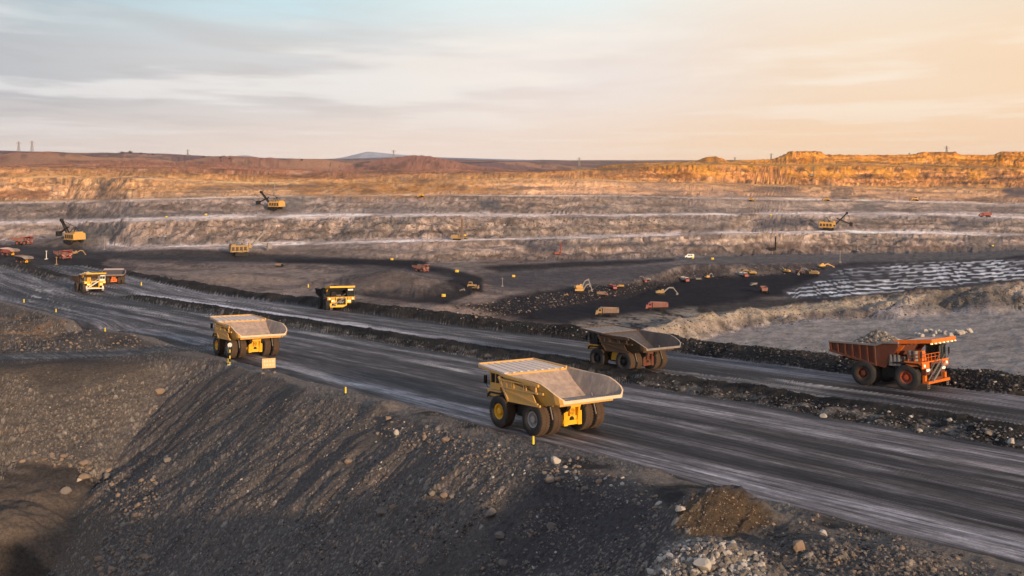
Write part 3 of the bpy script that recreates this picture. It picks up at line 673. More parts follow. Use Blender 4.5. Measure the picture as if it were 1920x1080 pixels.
def empty(name, label, cat, group=None):
    o = C.objects.new(name, None); COL.objects.link(o); o.empty_display_size = 0.5; return tag(o, label, cat, group)
def pose(o, loc, head, scale=1.0, grade=None):
    """stand a thing on the ground at loc, facing head=(x, y)"""
    g = grade if grade is not None else 0.0
    up = Vector((0, g, 1)).normalized(); f = Vector((head[0], head[1], 0)); f = (f - up * f.dot(up)).normalized(); r = f.cross(up)
    m = Matrix((r, f, up)).transposed().to_4x4()
    o.matrix_world = Matrix.Translation(loc) @ m @ Matrix.Scale(scale, 4)

Y_PAINT = paint('yellow paint', (0.60, 0.32, 0.035), (0.36, 0.24, 0.14), 0.85, 0.5)
Y_CLEAN = paint('bright yellow casting', (0.70, 0.37, 0.02), (0.42, 0.26, 0.10), 0.2, 0.45, scale=2.2, top=0.2)
Y_DIRTY = paint('grimy yellow paint', (0.075, 0.042, 0.022), (0.05, 0.038, 0.03), 0.5, 0.6)
Y_DARKB = paint('coal dusted yellow paint', (0.60, 0.30, 0.03), (0.10, 0.08, 0.07), 0.42, 0.55)
O_PAINT = paint('orange paint', (0.68, 0.145, 0.012), (0.16, 0.085, 0.05), 0.42, 0.5)
O_RUST = paint('rusty orange bed paint', (0.12, 0.034, 0.017), (0.10, 0.07, 0.06), 0.5, 0.65)
BED_IN = paint('dusty worn bed steel', (0.24, 0.175, 0.14), (0.44, 0.325, 0.255), 0.6, 0.75, scale=1.3, top=0.25)
BED_GREY = paint('polished grey bed steel', (0.17, 0.15, 0.145), (0.30, 0.26, 0.23), 0.45, 0.5, scale=0.9, top=0.5)
BED_DARK = paint('dark bed steel', (0.045, 0.04, 0.043), (0.11, 0.09, 0.08), 0.4, 0.45, top=0.35)
BED_WALL = paint('shaded grey-brown bed wall', (0.20, 0.17, 0.155), (0.42, 0.33, 0.27), 0.5, 0.6, scale=1.1, top=0.35)  # bed walls and aft floor, painted darker for the shaded interior
LIP = paint('pale dusty lip', (0.62, 0.45, 0.31), (0.5, 0.36, 0.24), 0.5, 0.7)
CANOPY_TOP = paint('grey dusted canopy plate', (0.50, 0.44, 0.42), (0.62, 0.50, 0.41), 0.5, 0.6, scale=0.7)
TYRE = paint('tyre rubber', (0.024, 0.024, 0.027), (0.095, 0.075, 0.062), 0.35, 0.9, top=0.1)
TREAD = paint('sunlit brown tyre tread', (0.062, 0.040, 0.027), (0.12, 0.08, 0.055), 0.4, 0.95, top=0.1)  # tread rubber with warm sunlight painted into its brown
BLACK = paint('black grimy steel', (0.012, 0.011, 0.012), (0.035, 0.03, 0.027), 0.35, 0.7, top=0.3)
GREYM = paint('grey machinery', (0.17, 0.16, 0.155), (0.2, 0.16, 0.13), 0.3, 0.5)
WHITE = paint('off-white panel', (0.62, 0.60, 0.56), (0.35, 0.28, 0.22), 0.25, 0.5)
RIM_G = paint('grey hub', (0.34, 0.33, 0.33), (0.25, 0.18, 0.13), 0.3, 0.45)
RIM_O = paint('orange red rim', (0.42, 0.065, 0.02), (0.17, 0.09, 0.07), 0.35, 0.55)
GLASS, _nt, _b = mat_new('dark cab glass'); _b.inputs['Base Color'].default_value = (0.015, 0.02, 0.022, 1); _b.inputs['Roughness'].default_value = 0.08
LAMP = lamp_mat('lit headlamp', (1.0, 0.9, 0.7), 0.5)
LAMPO = lamp_mat('lit marker lamp', (1.0, 0.72, 0.35), 0.6)
ROCKM = paint('grey rock', (0.125, 0.112, 0.104), (0.18, 0.15, 0.125), 0.45, 0.9, scale=0.9, top=0.25)
ROCKW = paint('pale rock', (0.36, 0.33, 0.30), (0.34, 0.29, 0.24), 0.4, 0.85, scale=0.9, top=0.15)
ROCKT = paint('tan rock', (0.21, 0.15, 0.11), (0.17, 0.13, 0.105), 0.4, 0.9, scale=0.9, top=0.15)
COALM = paint('black coal rock', (0.028, 0.026, 0.028), (0.06, 0.055, 0.052), 0.4, 0.7, top=0.2)

# ------------------------------------------------------------------ rocks
def rock_verts(rr, sub=1, flat=0.75):
    import bmesh
    bm = bmesh.new(); bmesh.ops.create_icosphere(bm, subdivisions=sub, radius=1.0)
    pl = [(Vector((rr.gauss(0, 1), rr.gauss(0, 1), rr.gauss(0, 1))).normalized(), rr.uniform(0.45, 0.8)) for _ in range(7)]
    sx, sy, sz = rr.uniform(0.8, 1.35), rr.uniform(0.75, 1.1), flat * rr.uniform(0.8, 1.1)
    vs = []
    for v in bm.verts:
        p = v.co.copy()
        for n, d in pl:
            e = p.dot(n) - d
            if e > 0: p -= n * e
        p *= 1 + rr.uniform(-0.06, 0.06); vs.append((p.x * sx, p.y * sy, p.z * sz))
    fs = [tuple(v.index for v in f.verts) for f in bm.faces]; bm.free(); return vs, fs
LIB1 = [rock_verts(random.Random(i), 1) for i in range(14)]
LIB2 = [rock_verts(random.Random(50 + i), 2) for i in range(16)]
def add_rock(mb, p, r, rr, lib=LIB1, m=0):
    vs, fs = lib[rr.randrange(len(lib))]; a = rr.uniform(0, 6.283); c, s_ = math.cos(a), math.sin(a); t = rr.uniform(-0.3, 0.3)
    mb.add([(p[0] + r * (x * c - y * s_), p[1] + r * (x * s_ + y * c), p[2] + r * (z + t * x)) for x, y, z in vs], fs, m)
def rubble(name, label, region, count, size, mats, seed, sink=0.2, weights=None, patchy=0.0):
    """loose stones of one stretch of ground, too many to count: one object"""
    rr = random.Random(seed); mb = MB(); k = len(mats); got = 0; tries = 0
    xs = [p[0] for p in region]; ys = [p[1] for p in region]
    poly = region
    while got < count and tries < count * 12:
        tries += 1
        px, py = rr.uniform(min(xs), max(xs)), rr.uniform(min(ys), max(ys))
        inside1 = False
        for i in range(len(poly)):
            x0, y0 = poly[i]; x1, y1 = poly[(i + 1) % len(poly)]
            if (y0 > py) != (y1 > py) and px < (x1 - x0) * (py - y0) / (y1 - y0) + x0: inside1 = not inside1
        if not inside1: continue
        if patchy:
            q = math.sin(px / 37 + seed) * math.cos(py / 29 + seed * 2) + 0.6 * math.sin((px + py * 1.3) / 17)
            if q < patchy * 2 - 1.2 and rr.random() < 0.85: continue
        p = at(px, py); s_, n_ = sn(p.x, p.y)
        if p.y < 560 and ((0.8 < n_ < 38.3) or (52.8 < n_ < 74.2)): continue
        r = size[0] * (size[1] / size[0]) ** (rr.random() ** 2.2)
        add_rock(mb, (p.x, p.y, p.z - r * sink + r * 0.2), r, rr, LIB1, rr.choices(range(k), weights)[0] if weights else rr.randrange(k)); got += 1
    return tag(mb.build(name, mats), label, 'rubble', kind='stuff')
rubble('rubble', 'loose grey and brown stones strewn over the near embankment slope', [(0, 700), (400, 690), (640, 770), (1000, 870), (1240, 960), (1200, 1085), (200, 1085), (130, 860), (0, 850)], 11000, (0.05, 0.24), [ROCKM, ROCKT, COALM, ROCKW], 11, 0.35, [6, 2, 4, 0.25], 0.6)
rubble('rubble', 'stones gathered along the foot of the embankment by the brown hollow', [(0, 845), (130, 850), (200, 880), (300, 900), (280, 1085), (165, 1085), (215, 960), (185, 905), (120, 870), (0, 868)], 520, (0.14, 0.6), [ROCKM, ROCKT], 12, 0.15, [3, 2])
rubble('rubble', 'broken grey and pale stone heap at the bottom right corner', [(1205, 1085), (1250, 1025), (1330, 1005), (1430, 1035), (1440, 1085)], 900, (0.07, 0.36), [ROCKM, ROCKW, GREYM], 13, 0.15, [3, 2, 2])
rubble('rubble', 'clods and small stones on the brown earth pile by the road', [(1262, 990), (1290, 935), (1345, 918), (1395, 928), (1460, 980), (1380, 1000)], 420, (0.03, 0.15), [ROCKT, COALM, ROCKM], 22, 0.3, [4, 2, 1])
rubble('rubble', 'black rubble and stones below the haul road at the lower right', [(1430, 985), (1540, 960), (1640, 990), (1800, 1040), (1920, 1075), (1920, 1085), (1430, 1085)], 1500, (0.04, 0.26), [ROCKM, COALM, ROCKT], 14, 0.15, [3, 4, 1], 0.4)
rubble('rubble', 'stones scattered on the verge below the near haul road', [(640, 760), (1000, 850), (1240, 915), (1240, 960), (1080, 920), (900, 880), (640, 800)], 800, (0.06, 0.32), [ROCKM, ROCKT, ROCKW], 15, 0.15, [4, 3, 1])
rubble('rubble', 'rubble on the long bank between the two haul roads', [(340, 560), (700, 628), (1080, 693), (1300, 718), (1920, 805), (1920, 860), (1300, 735), (700, 640), (400, 590)], 2400, (0.08, 0.32), [ROCKM, COALM, ROCKW], 16, 0.2, [3, 6, 0.4])
rubble('rubble', 'black rubble on the bank beyond the upper haul road', [(240, 527), (600, 545), (960, 598), (1300, 636), (1560, 655), (1920, 700), (1920, 738), (1300, 664), (850, 598), (560, 555)], 2600, (0.12, 0.42), [ROCKM, COALM, ROCKW], 17, 0.2, [2, 8, 0.25])
rubble('rubble', 'broken stone on the tan ridge beside the grey flat', [(1300, 590), (1500, 570), (1740, 545), (1920, 528), (1920, 575), (1500, 606), (1290, 640), (1200, 600)], 1600, (0.15, 0.6), [ROCKM, ROCKT, COALM], 18, 0.2, [4, 2, 2])
rubble('rubble', 'stones on the hollow ground left of the near road', [(0, 590), (120, 600), (330, 645), (200, 655), (0, 660)], 500, (0.12, 0.5), [ROCKM, ROCKT, COALM], 19, 0.15, [2, 3, 2])
rubble('rubble', 'blasted rock strewn over the lit rubble face of the pit', [(230, 425), (640, 410), (900, 408), (1280, 407), (1280, 430), (900, 440), (640, 448), (250, 456)], 2600, (0.2, 0.9), [ROCKM, COALM, ROCKT], 20, 0.2, [6, 2, 1])
rubble('rubble', 'broken rock on the faces above the coal floor', [(850, 575), (1060, 545), (1300, 505), (1540, 497), (1540, 512), (1300, 525), (1080, 570), (900, 600)], 1300, (0.2, 0.75), [ROCKM, ROCKT, COALM], 21, 0.1, [4, 1, 6])

def boulder(px, py, wpx, mat, label, group=None, lib=None, flat=1.0):
    p = at(px, py); r = wpx / 2 * p.y / F / 1.05
    vs, fs = (lib or LIB2)[rnd.randrange(16)]; a = rnd.uniform(0, 6.28); c, s_ = math.cos(a), math.sin(a)
    mb = MB(); mb.add([(r * (x * c - y * s_), r * (x * s_ + y * c), r * z * flat) for x, y, z in vs], fs)
    o = mb.build('boulder', mat); o.location = (p.x, p.y, p.z + r * 0.35); return tag(o, label, 'boulder', group)
GREYM0 = ROCKM
BG = 'boulders lying on the embankment'
for a in [(1043, 868, 26, ROCKW, 'large pale boulder on the crest of the embankment beside the near road'),
          (1069, 865, 12, ROCKM, 'small grey boulder just right of the large pale crest boulder'),
          (1083, 863, 15, ROCKT, 'brown boulder at the right end of the crest boulder row'),
          (1031, 902, 24, ROCKM, 'grey boulder below the pale crest boulder, pair left one'),
          (1047, 900, 14, ROCKT, 'small tan boulder touching the grey one below the crest'),
          (1122, 905, 18, ROCKT, 'tan pointed boulder alone on dark slope right of the crest row'),
          (920, 968, 33, ROCKM, 'broad flat grey boulder half way down the embankment'),
          (654, 868, 18, ROCKT, 'tan boulder alone at left middle of the embankment'),
          (808, 928, 22, ROCKM, 'leaning grey slab boulder on the middle of the slope'),
          (833, 932, 19, ROCKT, 'upright tan slab boulder beside the leaning grey one'),
          (716, 962, 26, ROCKM, 'flat grey boulder lying low left of the slope middle'),
          (738, 953, 17, ROCKT, 'tan boulder just above the flat grey one'),
          (837, 828, 20, ROCKT, 'sunlit tan boulder near the slope top below the near road'),
          (796, 822, 14, ROCKT, 'small sunlit tan boulder left of the slope top one'),
          (745, 814, 17, ROCKW, 'pale boulder on top of the black mound by the road'),
          (728, 787, 13, ROCKT, 'tan boulder in the black mound by the road'),
          (299, 738, 22, ROCKT, 'long tan boulder high on the left slope'),
          (312, 866, 20, ROCKM, 'grey boulder low in the middle of the left slope'),
          (1033, 990, 22, ROCKM, 'grey boulder on the black part of the slope'),
          (938, 1008, 25, ROCKM, 'long grey slab near the bottom of the slope'),
          (944, 1058, 25, ROCKM, 'lowest grey slab at the bottom centre of the slope'),
          (795, 1054, 26, ROCKM, 'rounded grey boulder at the bottom of the slope left of centre'),
          (1274, 958, 24, ROCKW, 'pale grey block left of the brown earth pile'),
          (156, 872, 24, ROCKT, 'large tan boulder at the foot of the left slope'),
          (120, 858, 16, ROCKT, 'orange brown boulder left along the foot of the left slope'),
          (158, 899, 24, ROCKT, 'smooth brown boulder above the brown hollow'),
          (200, 898, 22, ROCKM, 'grey boulder right of the smooth brown one above the hollow'),
          (149, 902, 13, ROCKW, 'whitish boulder touching the smooth brown one'),
          (125, 924, 24, GREYM0, 'flat pale slab on the rim of the brown hollow'),
          (1316, 1066, 46, ROCKW, 'big white block at the bottom of the grey stone heap'),
          (1498, 1030, 40, ROCKT, 'pointed pinkish brown slab in the black rubble bottom right'),
          (1545, 1003, 18, ROCKW, 'pale grey boulder above the pinkish slab bottom right'),
          (1897, 832, 22, ROCKW, 'upright white block at the right end of the middle bank'),
          (1780, 790, 14, ROCKW, 'pale boulder on the middle bank right of centre'),
          (1725, 810, 14, ROCKW, 'white boulder at the foot of the middle bank'),
          (1853, 815, 16, ROCKM, 'grey boulder left of the upright white block'),
          (1545, 783, 16, ROCKW, 'pale flat stone alone at the edge of the near road by the middle bank')]:
    boulder(*a, BG if a[1] > 820 and a[0] < 1400 else None)
for i in range(17):
    boulder(1716 + i * 6.4 + rnd.uniform(-2, 2), 627 + rnd.uniform(-5, 5), rnd.uniform(9, 17), ROCKW,
            'pale block in the row of white blocks on the grey flat behind the orange truck', 'white blocks on the grey flat', flat=1.25)

# ------------------------------------------------------------------ mining trucks
def wheel(t, x, y, r, w, side, rimmat, dual=False, tread=TREAD):
    c = (x, y, r); h = w / 2
    mb = MB(); s = side
    prof = [(-h * 0.2, r * 0.50), (h * 0.55, r * 0.52), (h * 0.75, r * 0.50), (h * 0.7, r * 0.42), (h * 0.30, r * 0.38), (h * 0.25, r * 0.24), (h * 0.72, r * 0.22), (h * 0.8, r * 0.16), (h * 0.8, 0.0)]
    mb.lathe([(s * a, b) for a, b in prof], c, 24)
    for i in range(10):
        a = i * math.pi / 5; mb.cyl((x + s * h * 0.28, y + math.cos(a) * r * .31, r + math.sin(a) * r * .31), (x + s * h * 0.42, y + math.cos(a) * r * .31, r + math.sin(a) * r * .31), r * .025, n=6)
    wo = mb.build('wheel', rimmat, t)
    tb = MB()
    tb.lathe([(s * a, b) for a, b in [(-h * .8, r * .5), (-h * 0.98, r * .6), (-h, r * .78), (-h * .9, r * .93), (-h * .72, r * .985)]], c, 40, 0)
    tb.lathe([(s * a, b) for a, b in [(-h * .72, r * .985), (h * .72, r * .985)]], c, 40, 1)
    tb.lathe([(s * a, b) for a, b in [(h * .72, r * .985), (h * .9, r * .93), (h, r * .78), (h * 0.98, r * .62), (h * .8, r * .5), (h * .2, r * .5)]], c, 40, 0)
    for i in range(34):                                  # tread lugs
        a = i * 2 * math.pi / 34
        for k in (-1, 1):
            a2 = a + (0.09 if k > 0 else 0)
            p0 = (x + k * h * .12, y + math.cos(a2) * r * .98, r + math.sin(a2) * r * .98); p1 = (x + k * h * .86, y + math.cos(a2 + .06) * r * .965, r + math.sin(a2 + .06) * r * .965)
            u = Vector((0, -math.sin(a2), math.cos(a2))) * r * .045; v = Vector((0, math.cos(a2), math.sin(a2))) * r * .03
            A, B = Vector(p0), Vector(p1); tb.hexa([A - u - v, B - u - v, B + u - v, A + u - v, A - u + v, B - u + v, B + u + v, A + u + v], 1)
    tb.build('tyre', [TYRE, tread], wo)
    return wo

def bed_mesh(st, mats_side=0):
    """open dump bed from stations (y, floor z, rail z, half floor width, half rail width)"""
    mb = MB(); inner, outer = [], []
    for y, zf, zr, wb, wt in st:
        inner.append([(-wt, y, zr), (-wb, y, zf), (wb, y, zf), (wt, y, zr)])
        outer.append([(-wt - .22, y, zr), (-wb - .25, y, zf - .35), (wb + .25, y, zf - .35), (wt + .22, y, zr)])
    for i in range(len(st) - 1):
        a, b, c, d = inner[i], inner[i + 1], outer[i], outer[i + 1]
        for j in range(3):
            mb.add([a[j], b[j], b[j + 1], a[j + 1]], [(0, 1, 2, 3)], 1 if j == 1 and i >= len(st) - 3 else 2)
            mb.add([c[j], c[j + 1], d[j + 1], d[j]], [(0, 1, 2, 3)], 0)
        for j in (0, 3): mb.add([a[j], c[j], d[j], b[j]], [(0, 1, 2, 3)], 3)
    a, c = inner[0], outer[0]
    for j in range(3): mb.add([a[j], a[j + 1], c[j + 1], c[j]], [(0, 1, 2, 3)], 3)
    a, c = inner[-1], outer[-1]
    for j in range(3): mb.add([a[j], c[j], c[j + 1], a[j + 1]], [(0, 1, 2, 3)], 0)
    return mb

def mining_truck(label, style, P):
    """forward +Y, rear axle at y=0; P: colours and options"""
    t = empty('mining_truck', label, 'dump truck', 'giant mining trucks on the haul roads')
    body, deckm, rimF, rimR = P['body'], P.get('deck', P['body']), P['rimF'], P['rimR']
    WBASE = 6.6
    for sx in (-1, 1):
        wheel(t, sx * 3.85, WBASE, 1.82, 1.35, sx, rimF, tread=P.get('tread', TREAD))
        wheel(t, sx * 4.05, 0, 1.82, 1.35, sx, rimR, tread=P.get('tread', TREAD)); wheel(t, sx * 2.35, 0, 1.82, 1.35, sx, rimR, tread=P.get('tread', TREAD))
    # chassis
    m = MB()
    for sx in (-1, 1):
        m.prism([(-1.0, 1.9), (-2.3, 3.0), (-2.3, 3.4), (1.5, 3.2), (8.2, 2.6), (8.2, 1.5), (2.2, 1.4)], sx * 1.15 - .25, sx * 1.15 + .25)
        m.cyl((sx * 2.6, WBASE, 1.3), (sx * 2.6, WBASE - .3, 3.9), .36)
        m.cyl((sx * 1.9, 2.4, 1.6), (sx * 1.9, 1.9, 3.3), .24)
    for y in (2.0, 4.4): m.box(-1.4, 1.4, y, y + .5, 1.7, 2.6)
    m.cyl((-3.2, WBASE, 1.82), (3.2, WBASE, 1.82), .5)
    m.box(-1.2, 1.2, 4.9, 8.0, 1.6, 3.7); m.box(-3.0, -1.5, 2.2, 4.8, 1.5, 2.7); m.box(-3.0, 3.0, 5.1, 5.6, 2.8, 3.9)
    for sx in (-1, 1): m.prism([(4.4, 3.7), (5.0, 3.95), (8.4, 3.95), (8.9, 3.6), (8.9, 3.2), (8.2, 3.75), (5.1, 3.75)], sx * 3.1 - 1.3, sx * 3.1 + 1.3)
    m.build('chassis', BLACK, t)
    # rear axle box with its struts
    m = MB(); am = P.get('axle', Y_CLEAN)
    m.cyl((-1.5, 0, 1.82), (1.5, 0, 1.82), .82, n=20); m.box(-1.25, 1.25, -1.15, -.5, 0.95, 3.3, top=(.1, .1, .1, 0)); m.box(-.95, .95, -1.45, -1.1, 1.0, 1.5); m.box(-1.3, -.75, -1.6, -1.1, .95, 3.4); m.box(.75, 1.3, -1.6, -1.1, .95, 3.4); m.box(-.75, .75, -1.4, -1.1, 2.95, 3.3); m.box(-.75, .75, -1.35, -1.1, 1.25, 1.95)
    for sx in (-1, 1):
        m.cyl((sx * 1.0, -1.35, 1.5), (sx * 1.0, -1.7, 3.7), .27, n=12); m.cyl((sx * 1.0, -1.32, 1.2), (sx * 1.0, -1.38, 1.6), .36, n=12)
        m.box(sx * .98 - .3, sx * .98 + .3, -1.75, -1.2, 3.45, 3.85)
    m.box(-1.25, 1.25, -1.9, -1.3, 3.0, 3.3); m.cyl((0, -1.5, 2.45), (0, -1.15, 2.45), .38, n=14); m.box(-.35, .35, -1.5, -1.3, 2.0, 2.9)
    ax = m.build('axle_housing', am, t)
    m = MB(); m.cyl((0, -1.42, 1.6), (0, -1.36, 1.6), .32, n=14); m.build('cover', BLACK, ax)
    # fuel tank
    m = MB(); m.box(1.7, 3.1, 2.2, 4.6, 1.4, 3.0, top=(.1, .1, .15, .15)); m.box(1.9, 2.9, 2.1, 2.2, 1.8, 2.5); m.build('fuel_tank', P.get('tank', BLACK), t)
    m = MB(); m.box(-3.1, -1.7, 2.4, 4.4, 1.7, 3.0, top=(.1, .1, .15, .15)); m.build('hydraulic_tank', P.get('tank2', BLACK), t)
    # mud deflector rods between the dual wheels
    for sx in (-1, 1):
        m = MB(); m.beam((sx * 3.2, -1.1, 4.2), (sx * 3.2, -1.9, 1.9), .12); m.build('rock_ejector', P.get('rod', GREYM), t)
    # deck and its front
    m = MB(); m.box(-4.3, 4.3, 6.3, 9.0, 3.98, 4.16); m.box(-4.3, -2.0, 8.75, 9.0, 3.2, 3.98); m.box(2.0, 4.3, 8.75, 9.0, 3.2, 3.98)
    m.box(-4.3, -4.15, 6.6, 9.0, 3.45, 3.98); m.box(4.15, 4.3, 6.6, 9.0, 3.45, 3.98)
    dk = m.build('deck', deckm, t)
    m = MB()
    for zz in (4.72, 5.2):
        m.tube([(4.2, 6.9, zz), (4.2, 8.95, zz), (1.2, 8.95, zz)], .045); m.tube([(-1.4, 8.95, zz), (1.2, 8.95, zz)], .045)
    for p in [(4.2, 6.9), (4.2, 7.9), (4.2, 8.95), (3.2, 8.95), (2.2, 8.95), (1.2, 8.95), (0, 8.95), (-1.3, 8.95)]: m.cyl((p[0], p[1], 4.16), (p[0], p[1], 5.2), .045, n=6)
    m.build('handrail', P.get('rail', GREYM), dk)
    # nose: grille in a frame, bumper
    m = MB(); gm = P.get('nose', body)
    m.box(-1.75, -1.4, 8.0, 9.15, 1.7, 4.0); m.box(1.4, 1.75, 8.0, 9.15, 1.7, 4.0); m.box(-1.75, 1.75, 8.0, 9.2, 3.7, 3.97); m.box(-1.75, 1.75, 8.0, 9.2, 1.4, 1.75)
    m.box(-3.1, -1.75, 8.3, 8.95, 2.2, 3.2); m.box(1.75, 3.1, 8.3, 8.95, 2.2, 3.2)
    ns = m.build('nose_frame', gm, t)
    m = MB(); m.box(-1.4, 1.4, 8.7, 8.9, 1.75, 3.7)
    for i in range(9): m.box(-1.38, 1.38, 8.9, 8.98, 1.85 + i * .2, 1.93 + i * .2)
    gr = m.build('grille', BLACK, ns)
    m = MB(); m.box(-3.5, 3.5, 9.0, 9.5, 1.05, 1.4); m.box(-3.5, -2.9, 8.6, 9.0, 1.05, 2.2); m.box(2.9, 3.5, 8.6, 9.0, 1.05, 2.2)
    m.build('bumper', P.get('bumper', gm), t)
    if P.get('emblem'):
        m = MB()
        for a, b in (((-.75, 2.9), (-.45, 2.2)), ((-.45, 2.2), (-.15, 2.8)), ((-.15, 2.8), (.15, 2.2)), ((.15, 2.2), (.45, 2.9)), ((.5, 2.3), (.8, 2.85))):
            m.beam((a[0], 9.02, a[1]), (b[0], 9.02, b[1]), .16, .06)
        m.build('emblem', WHITE, gr)
    for sx, z in ((-2.75, 2.9), (-2.2, 2.9), (2.2, 2.9), (2.75, 2.9), (-3.6, 3.6), (3.6, 3.6)):
        m = MB(); m.cyl((sx, 8.94, z), (sx, 9.1, z), .2, n=12); m.build('headlight', LAMP if P.get('lit') else WHITE, t)
    # stair across the front and the hanging ladders
    m = MB(); x0, z0, x1, z1 = -1.0, 4.0, 2.9, 1.5
    for yy in (9.25, 9.95): m.beam((x0, yy, z0), (x1, yy, z1), .1, .28); m.beam((x0, yy, z0 + 1), (x1, yy, z1 + 1), .07, .07)
    for i in range(11):
        f = i / 10; m.box(x0 + (x1 - x0) * f - .16, x0 + (x1 - x0) * f + .16, 9.3, 9.9, z0 + (z1 - z0) * f - .04, z0 + (z1 - z0) * f + .04)
    m.build('stair', P.get('stair', GREYM), t)
    for sx in (3.1, -3.1):
        m = MB()
        for dx in (-.3, .3): m.beam((sx + dx, 9.3, 1.2), (sx + dx, 9.3, .35), .08)
        for z in (.4, .7, 1.0): m.beam((sx - .3, 9.3, z), (sx + .3, 9.3, z), .08)
        m.build('ladder', P.get('stair', GREYM), t)
    # cab
    m = MB(); cm = P.get('cab', body)
    m.box(-4.1, -1.9, 6.7, 8.7, 4.18, 4.95); m.box(-4.15, -1.85, 6.65, 8.8, 6.05, 6.25)
    for cx in (-4.05, -1.95):
        for cy in (6.75, 8.62): m.box(cx - .07, cx + .07, cy - .07, cy + .07, 4.95, 6.05)
    m.box(-2.95, -2.85, 8.55, 8.66, 4.95, 6.05); m.box(-4.08, -3.98, 7.6, 7.72, 4.95, 6.05)
    cb = m.build('cab', cm, t)
    m = MB(); m.box(-4.0, -2.0, 6.8, 8.6, 4.95, 6.04); m.build('window', GLASS, cb)
    for sx in (-4.55, 4.5):
        m = MB(); m.beam((sx - .3 * (1 if sx > 0 else -1), 8.9, 4.3), (sx, 9.0, 4.9), .06); m.box(sx - .22, sx + .22, 8.95, 9.05, 4.8, 5.75); m.build('mirror', BLACK, t)
    # machinery on the right-hand deck and behind the engine
    m = MB(); m.box(1.3, 2.9, 6.7, 8.3, 4.18, 5.6, top=(.1, .1, .1, .2)); m.build('control_cabinet', P.get('cabinet', body), t)
    m = MB()
    for i, y in enumerate((6.9, 7.7)): m.cyl((3.6, y, 4.2), (3.6, y, 5.5), .36, n=14); m.cyl((3.6, y, 5.5), (3.6, y, 5.65), .42, n=14)
    m.build('air_cleaner', P.get('air', GREYM), t)
    m = MB(); m.cyl((-.9, 5.0, 4.3), (.9, 5.0, 4.3), .42); m.box(2.2, 4.2, 3.9, 5.8, 3.3, 4.6, top=(.1, .1, .1, .1))
    for y in (4.2, 4.8, 5.4): m.cyl((4.0, y, 3.5), (4.0, y, 4.9), .24, n=12)
    m.build('retarder', GREYM, t)
    # bed
    if style == 'scoop':
        st = [(-5.1, 4.40, 4.50, 4.0, 4.15), (-4.8, 4.36, 4.82, 4.3, 4.55), (-4.2, 4.28, 5.2, 4.4, 4.8), (-3.3, 4.15, 5.6, 4.3, 4.88), (-2.2, 3.92, 5.98, 4.1, 4.9), (-1.0, 3.75, 6.12, 4.0, 4.86), (0.8, 3.6, 6.18, 4.0, 4.8), (3.2, 4.95, 6.24, 4.3, 4.74), (5.15, 6.2, 6.3, 4.55, 4.68)]
        can = [(-4.7, 5.0, 6.3), (4.7, 5.0, 6.3), (4.2, 11.0, 6.75), (-4.2, 11.0, 6.75)]
    else:
        st = [(-5.6, 5.05, 6.2, 3.8, 4.1), (-4.6, 4.85, 6.2, 3.8, 4.1), (-2.4, 4.35, 6.2, 3.8, 4.1), (0, 3.8, 6.2, 3.8, 4.1), (2.0, 3.4, 6.2, 3.8, 4.1), (3.3, 3.2, 6.55, 3.8, 4.1), (5.4, 6.4, 6.75, 4.0, 4.1)]
        can = [(-4.2, 4.9, 6.8), (4.2, 4.9, 6.8), (3.9, 10.3, 7.25), (-3.9, 10.3, 7.25)]
    mb = bed_mesh(st)
    for sx in (-1, 1):
        if style == 'scoop':
            def side(y):           # outer wall point at rail and floor
                for a, b in zip(st[:-1], st[1:]):
                    if a[0] <= y <= b[0]:
                        f = (y - a[0]) / (b[0] - a[0]); return [a[k] + (b[k] - a[k]) * f for k in range(5)]
            def wallp(y, h, off=.1):      # h: 0 floor, 1 rail
                q = side(y); return Vector((sx * (q[3] + .25 + (q[4] - q[3]) * h + off), y, (q[1] - .35) + (q[2] - q[1] + .35) * h))
            def strip(y0, h0, y1, h1, th=.45, d=.16):
                a, b = wallp(y0, h0), wallp(y1, h1); mb.beam(a, b, d * 2, th, 0)
            strip(5.1, .9, -1.9, .90, .30); strip(1.6, .45, -2.5, .58, .26)
            # side skirt closing the wedge under the sloping front of the floor
            mb.prism([(-1.5, 3.45), (3.7, 3.35), (5.5, 5.9), (-.4, 5.0)], sx * 5.0 - .07, sx * 5.0 + .07, 0)
            for y0, y1 in ((4.9, 4.2), (3.9, 3.1), (2.6, .9), (.3, -1.2)):      # dark pockets between the ribs, rimmed
                for y in (y0 + .1, y1 - .1): mb.beam((sx * 5.08, y, 4.98), (sx * 5.08, y, 5.62), .2, .14, 0)
            mb.beam((sx * 5.1, 5.2, 4.92), (sx * 5.1, -1.6, 4.88), .22, .16, 0); mb.beam((sx * 5.1, 5.4, 5.72), (sx * 5.12, -1.6, 5.66), .22, .16, 0)
            mb.beam((sx * 5.06, 4.7, 4.75), (sx * 5.06, -1.6, 3.7), .22, .2, 0); mb.beam((sx * 5.04, 3.7, 3.5), (sx * 5.04, -2.0, 3.55), .2, .24, 0)
            mb.beam((sx * 5.04, 3.75, 3.4), (sx * 5.04, 5.6, 6.0), .3, .26, 0)
        else:
            for y in (-5.4, -4.2, -3.0, -1.8, -.6, .6, 1.8):
                f = (y + 5.6) / 7.6; zb = 5.05 - f * 1.65
                mb.beam((sx * 4.13, y, zb - .3), (sx * 4.4, y, 6.15), .28, .22, 0)
            mb.beam((sx * 4.42, -5.6, 6.15), (sx * 4.42, 2.0, 6.15), .34, .28, 4); mb.beam((sx * 4.42, 2.0, 6.15), (sx * 4.42, 3.3, 6.6), .34, .28, 4); mb.beam((sx * 4.42, 3.3, 6.6), (sx * 4.42, 5.6, 6.72), .34, .28, 4)
            mb.beam((sx * 4.2, -5.6, 4.75), (sx * 4.2, 2.0, 3.2), .3, .3, 0)
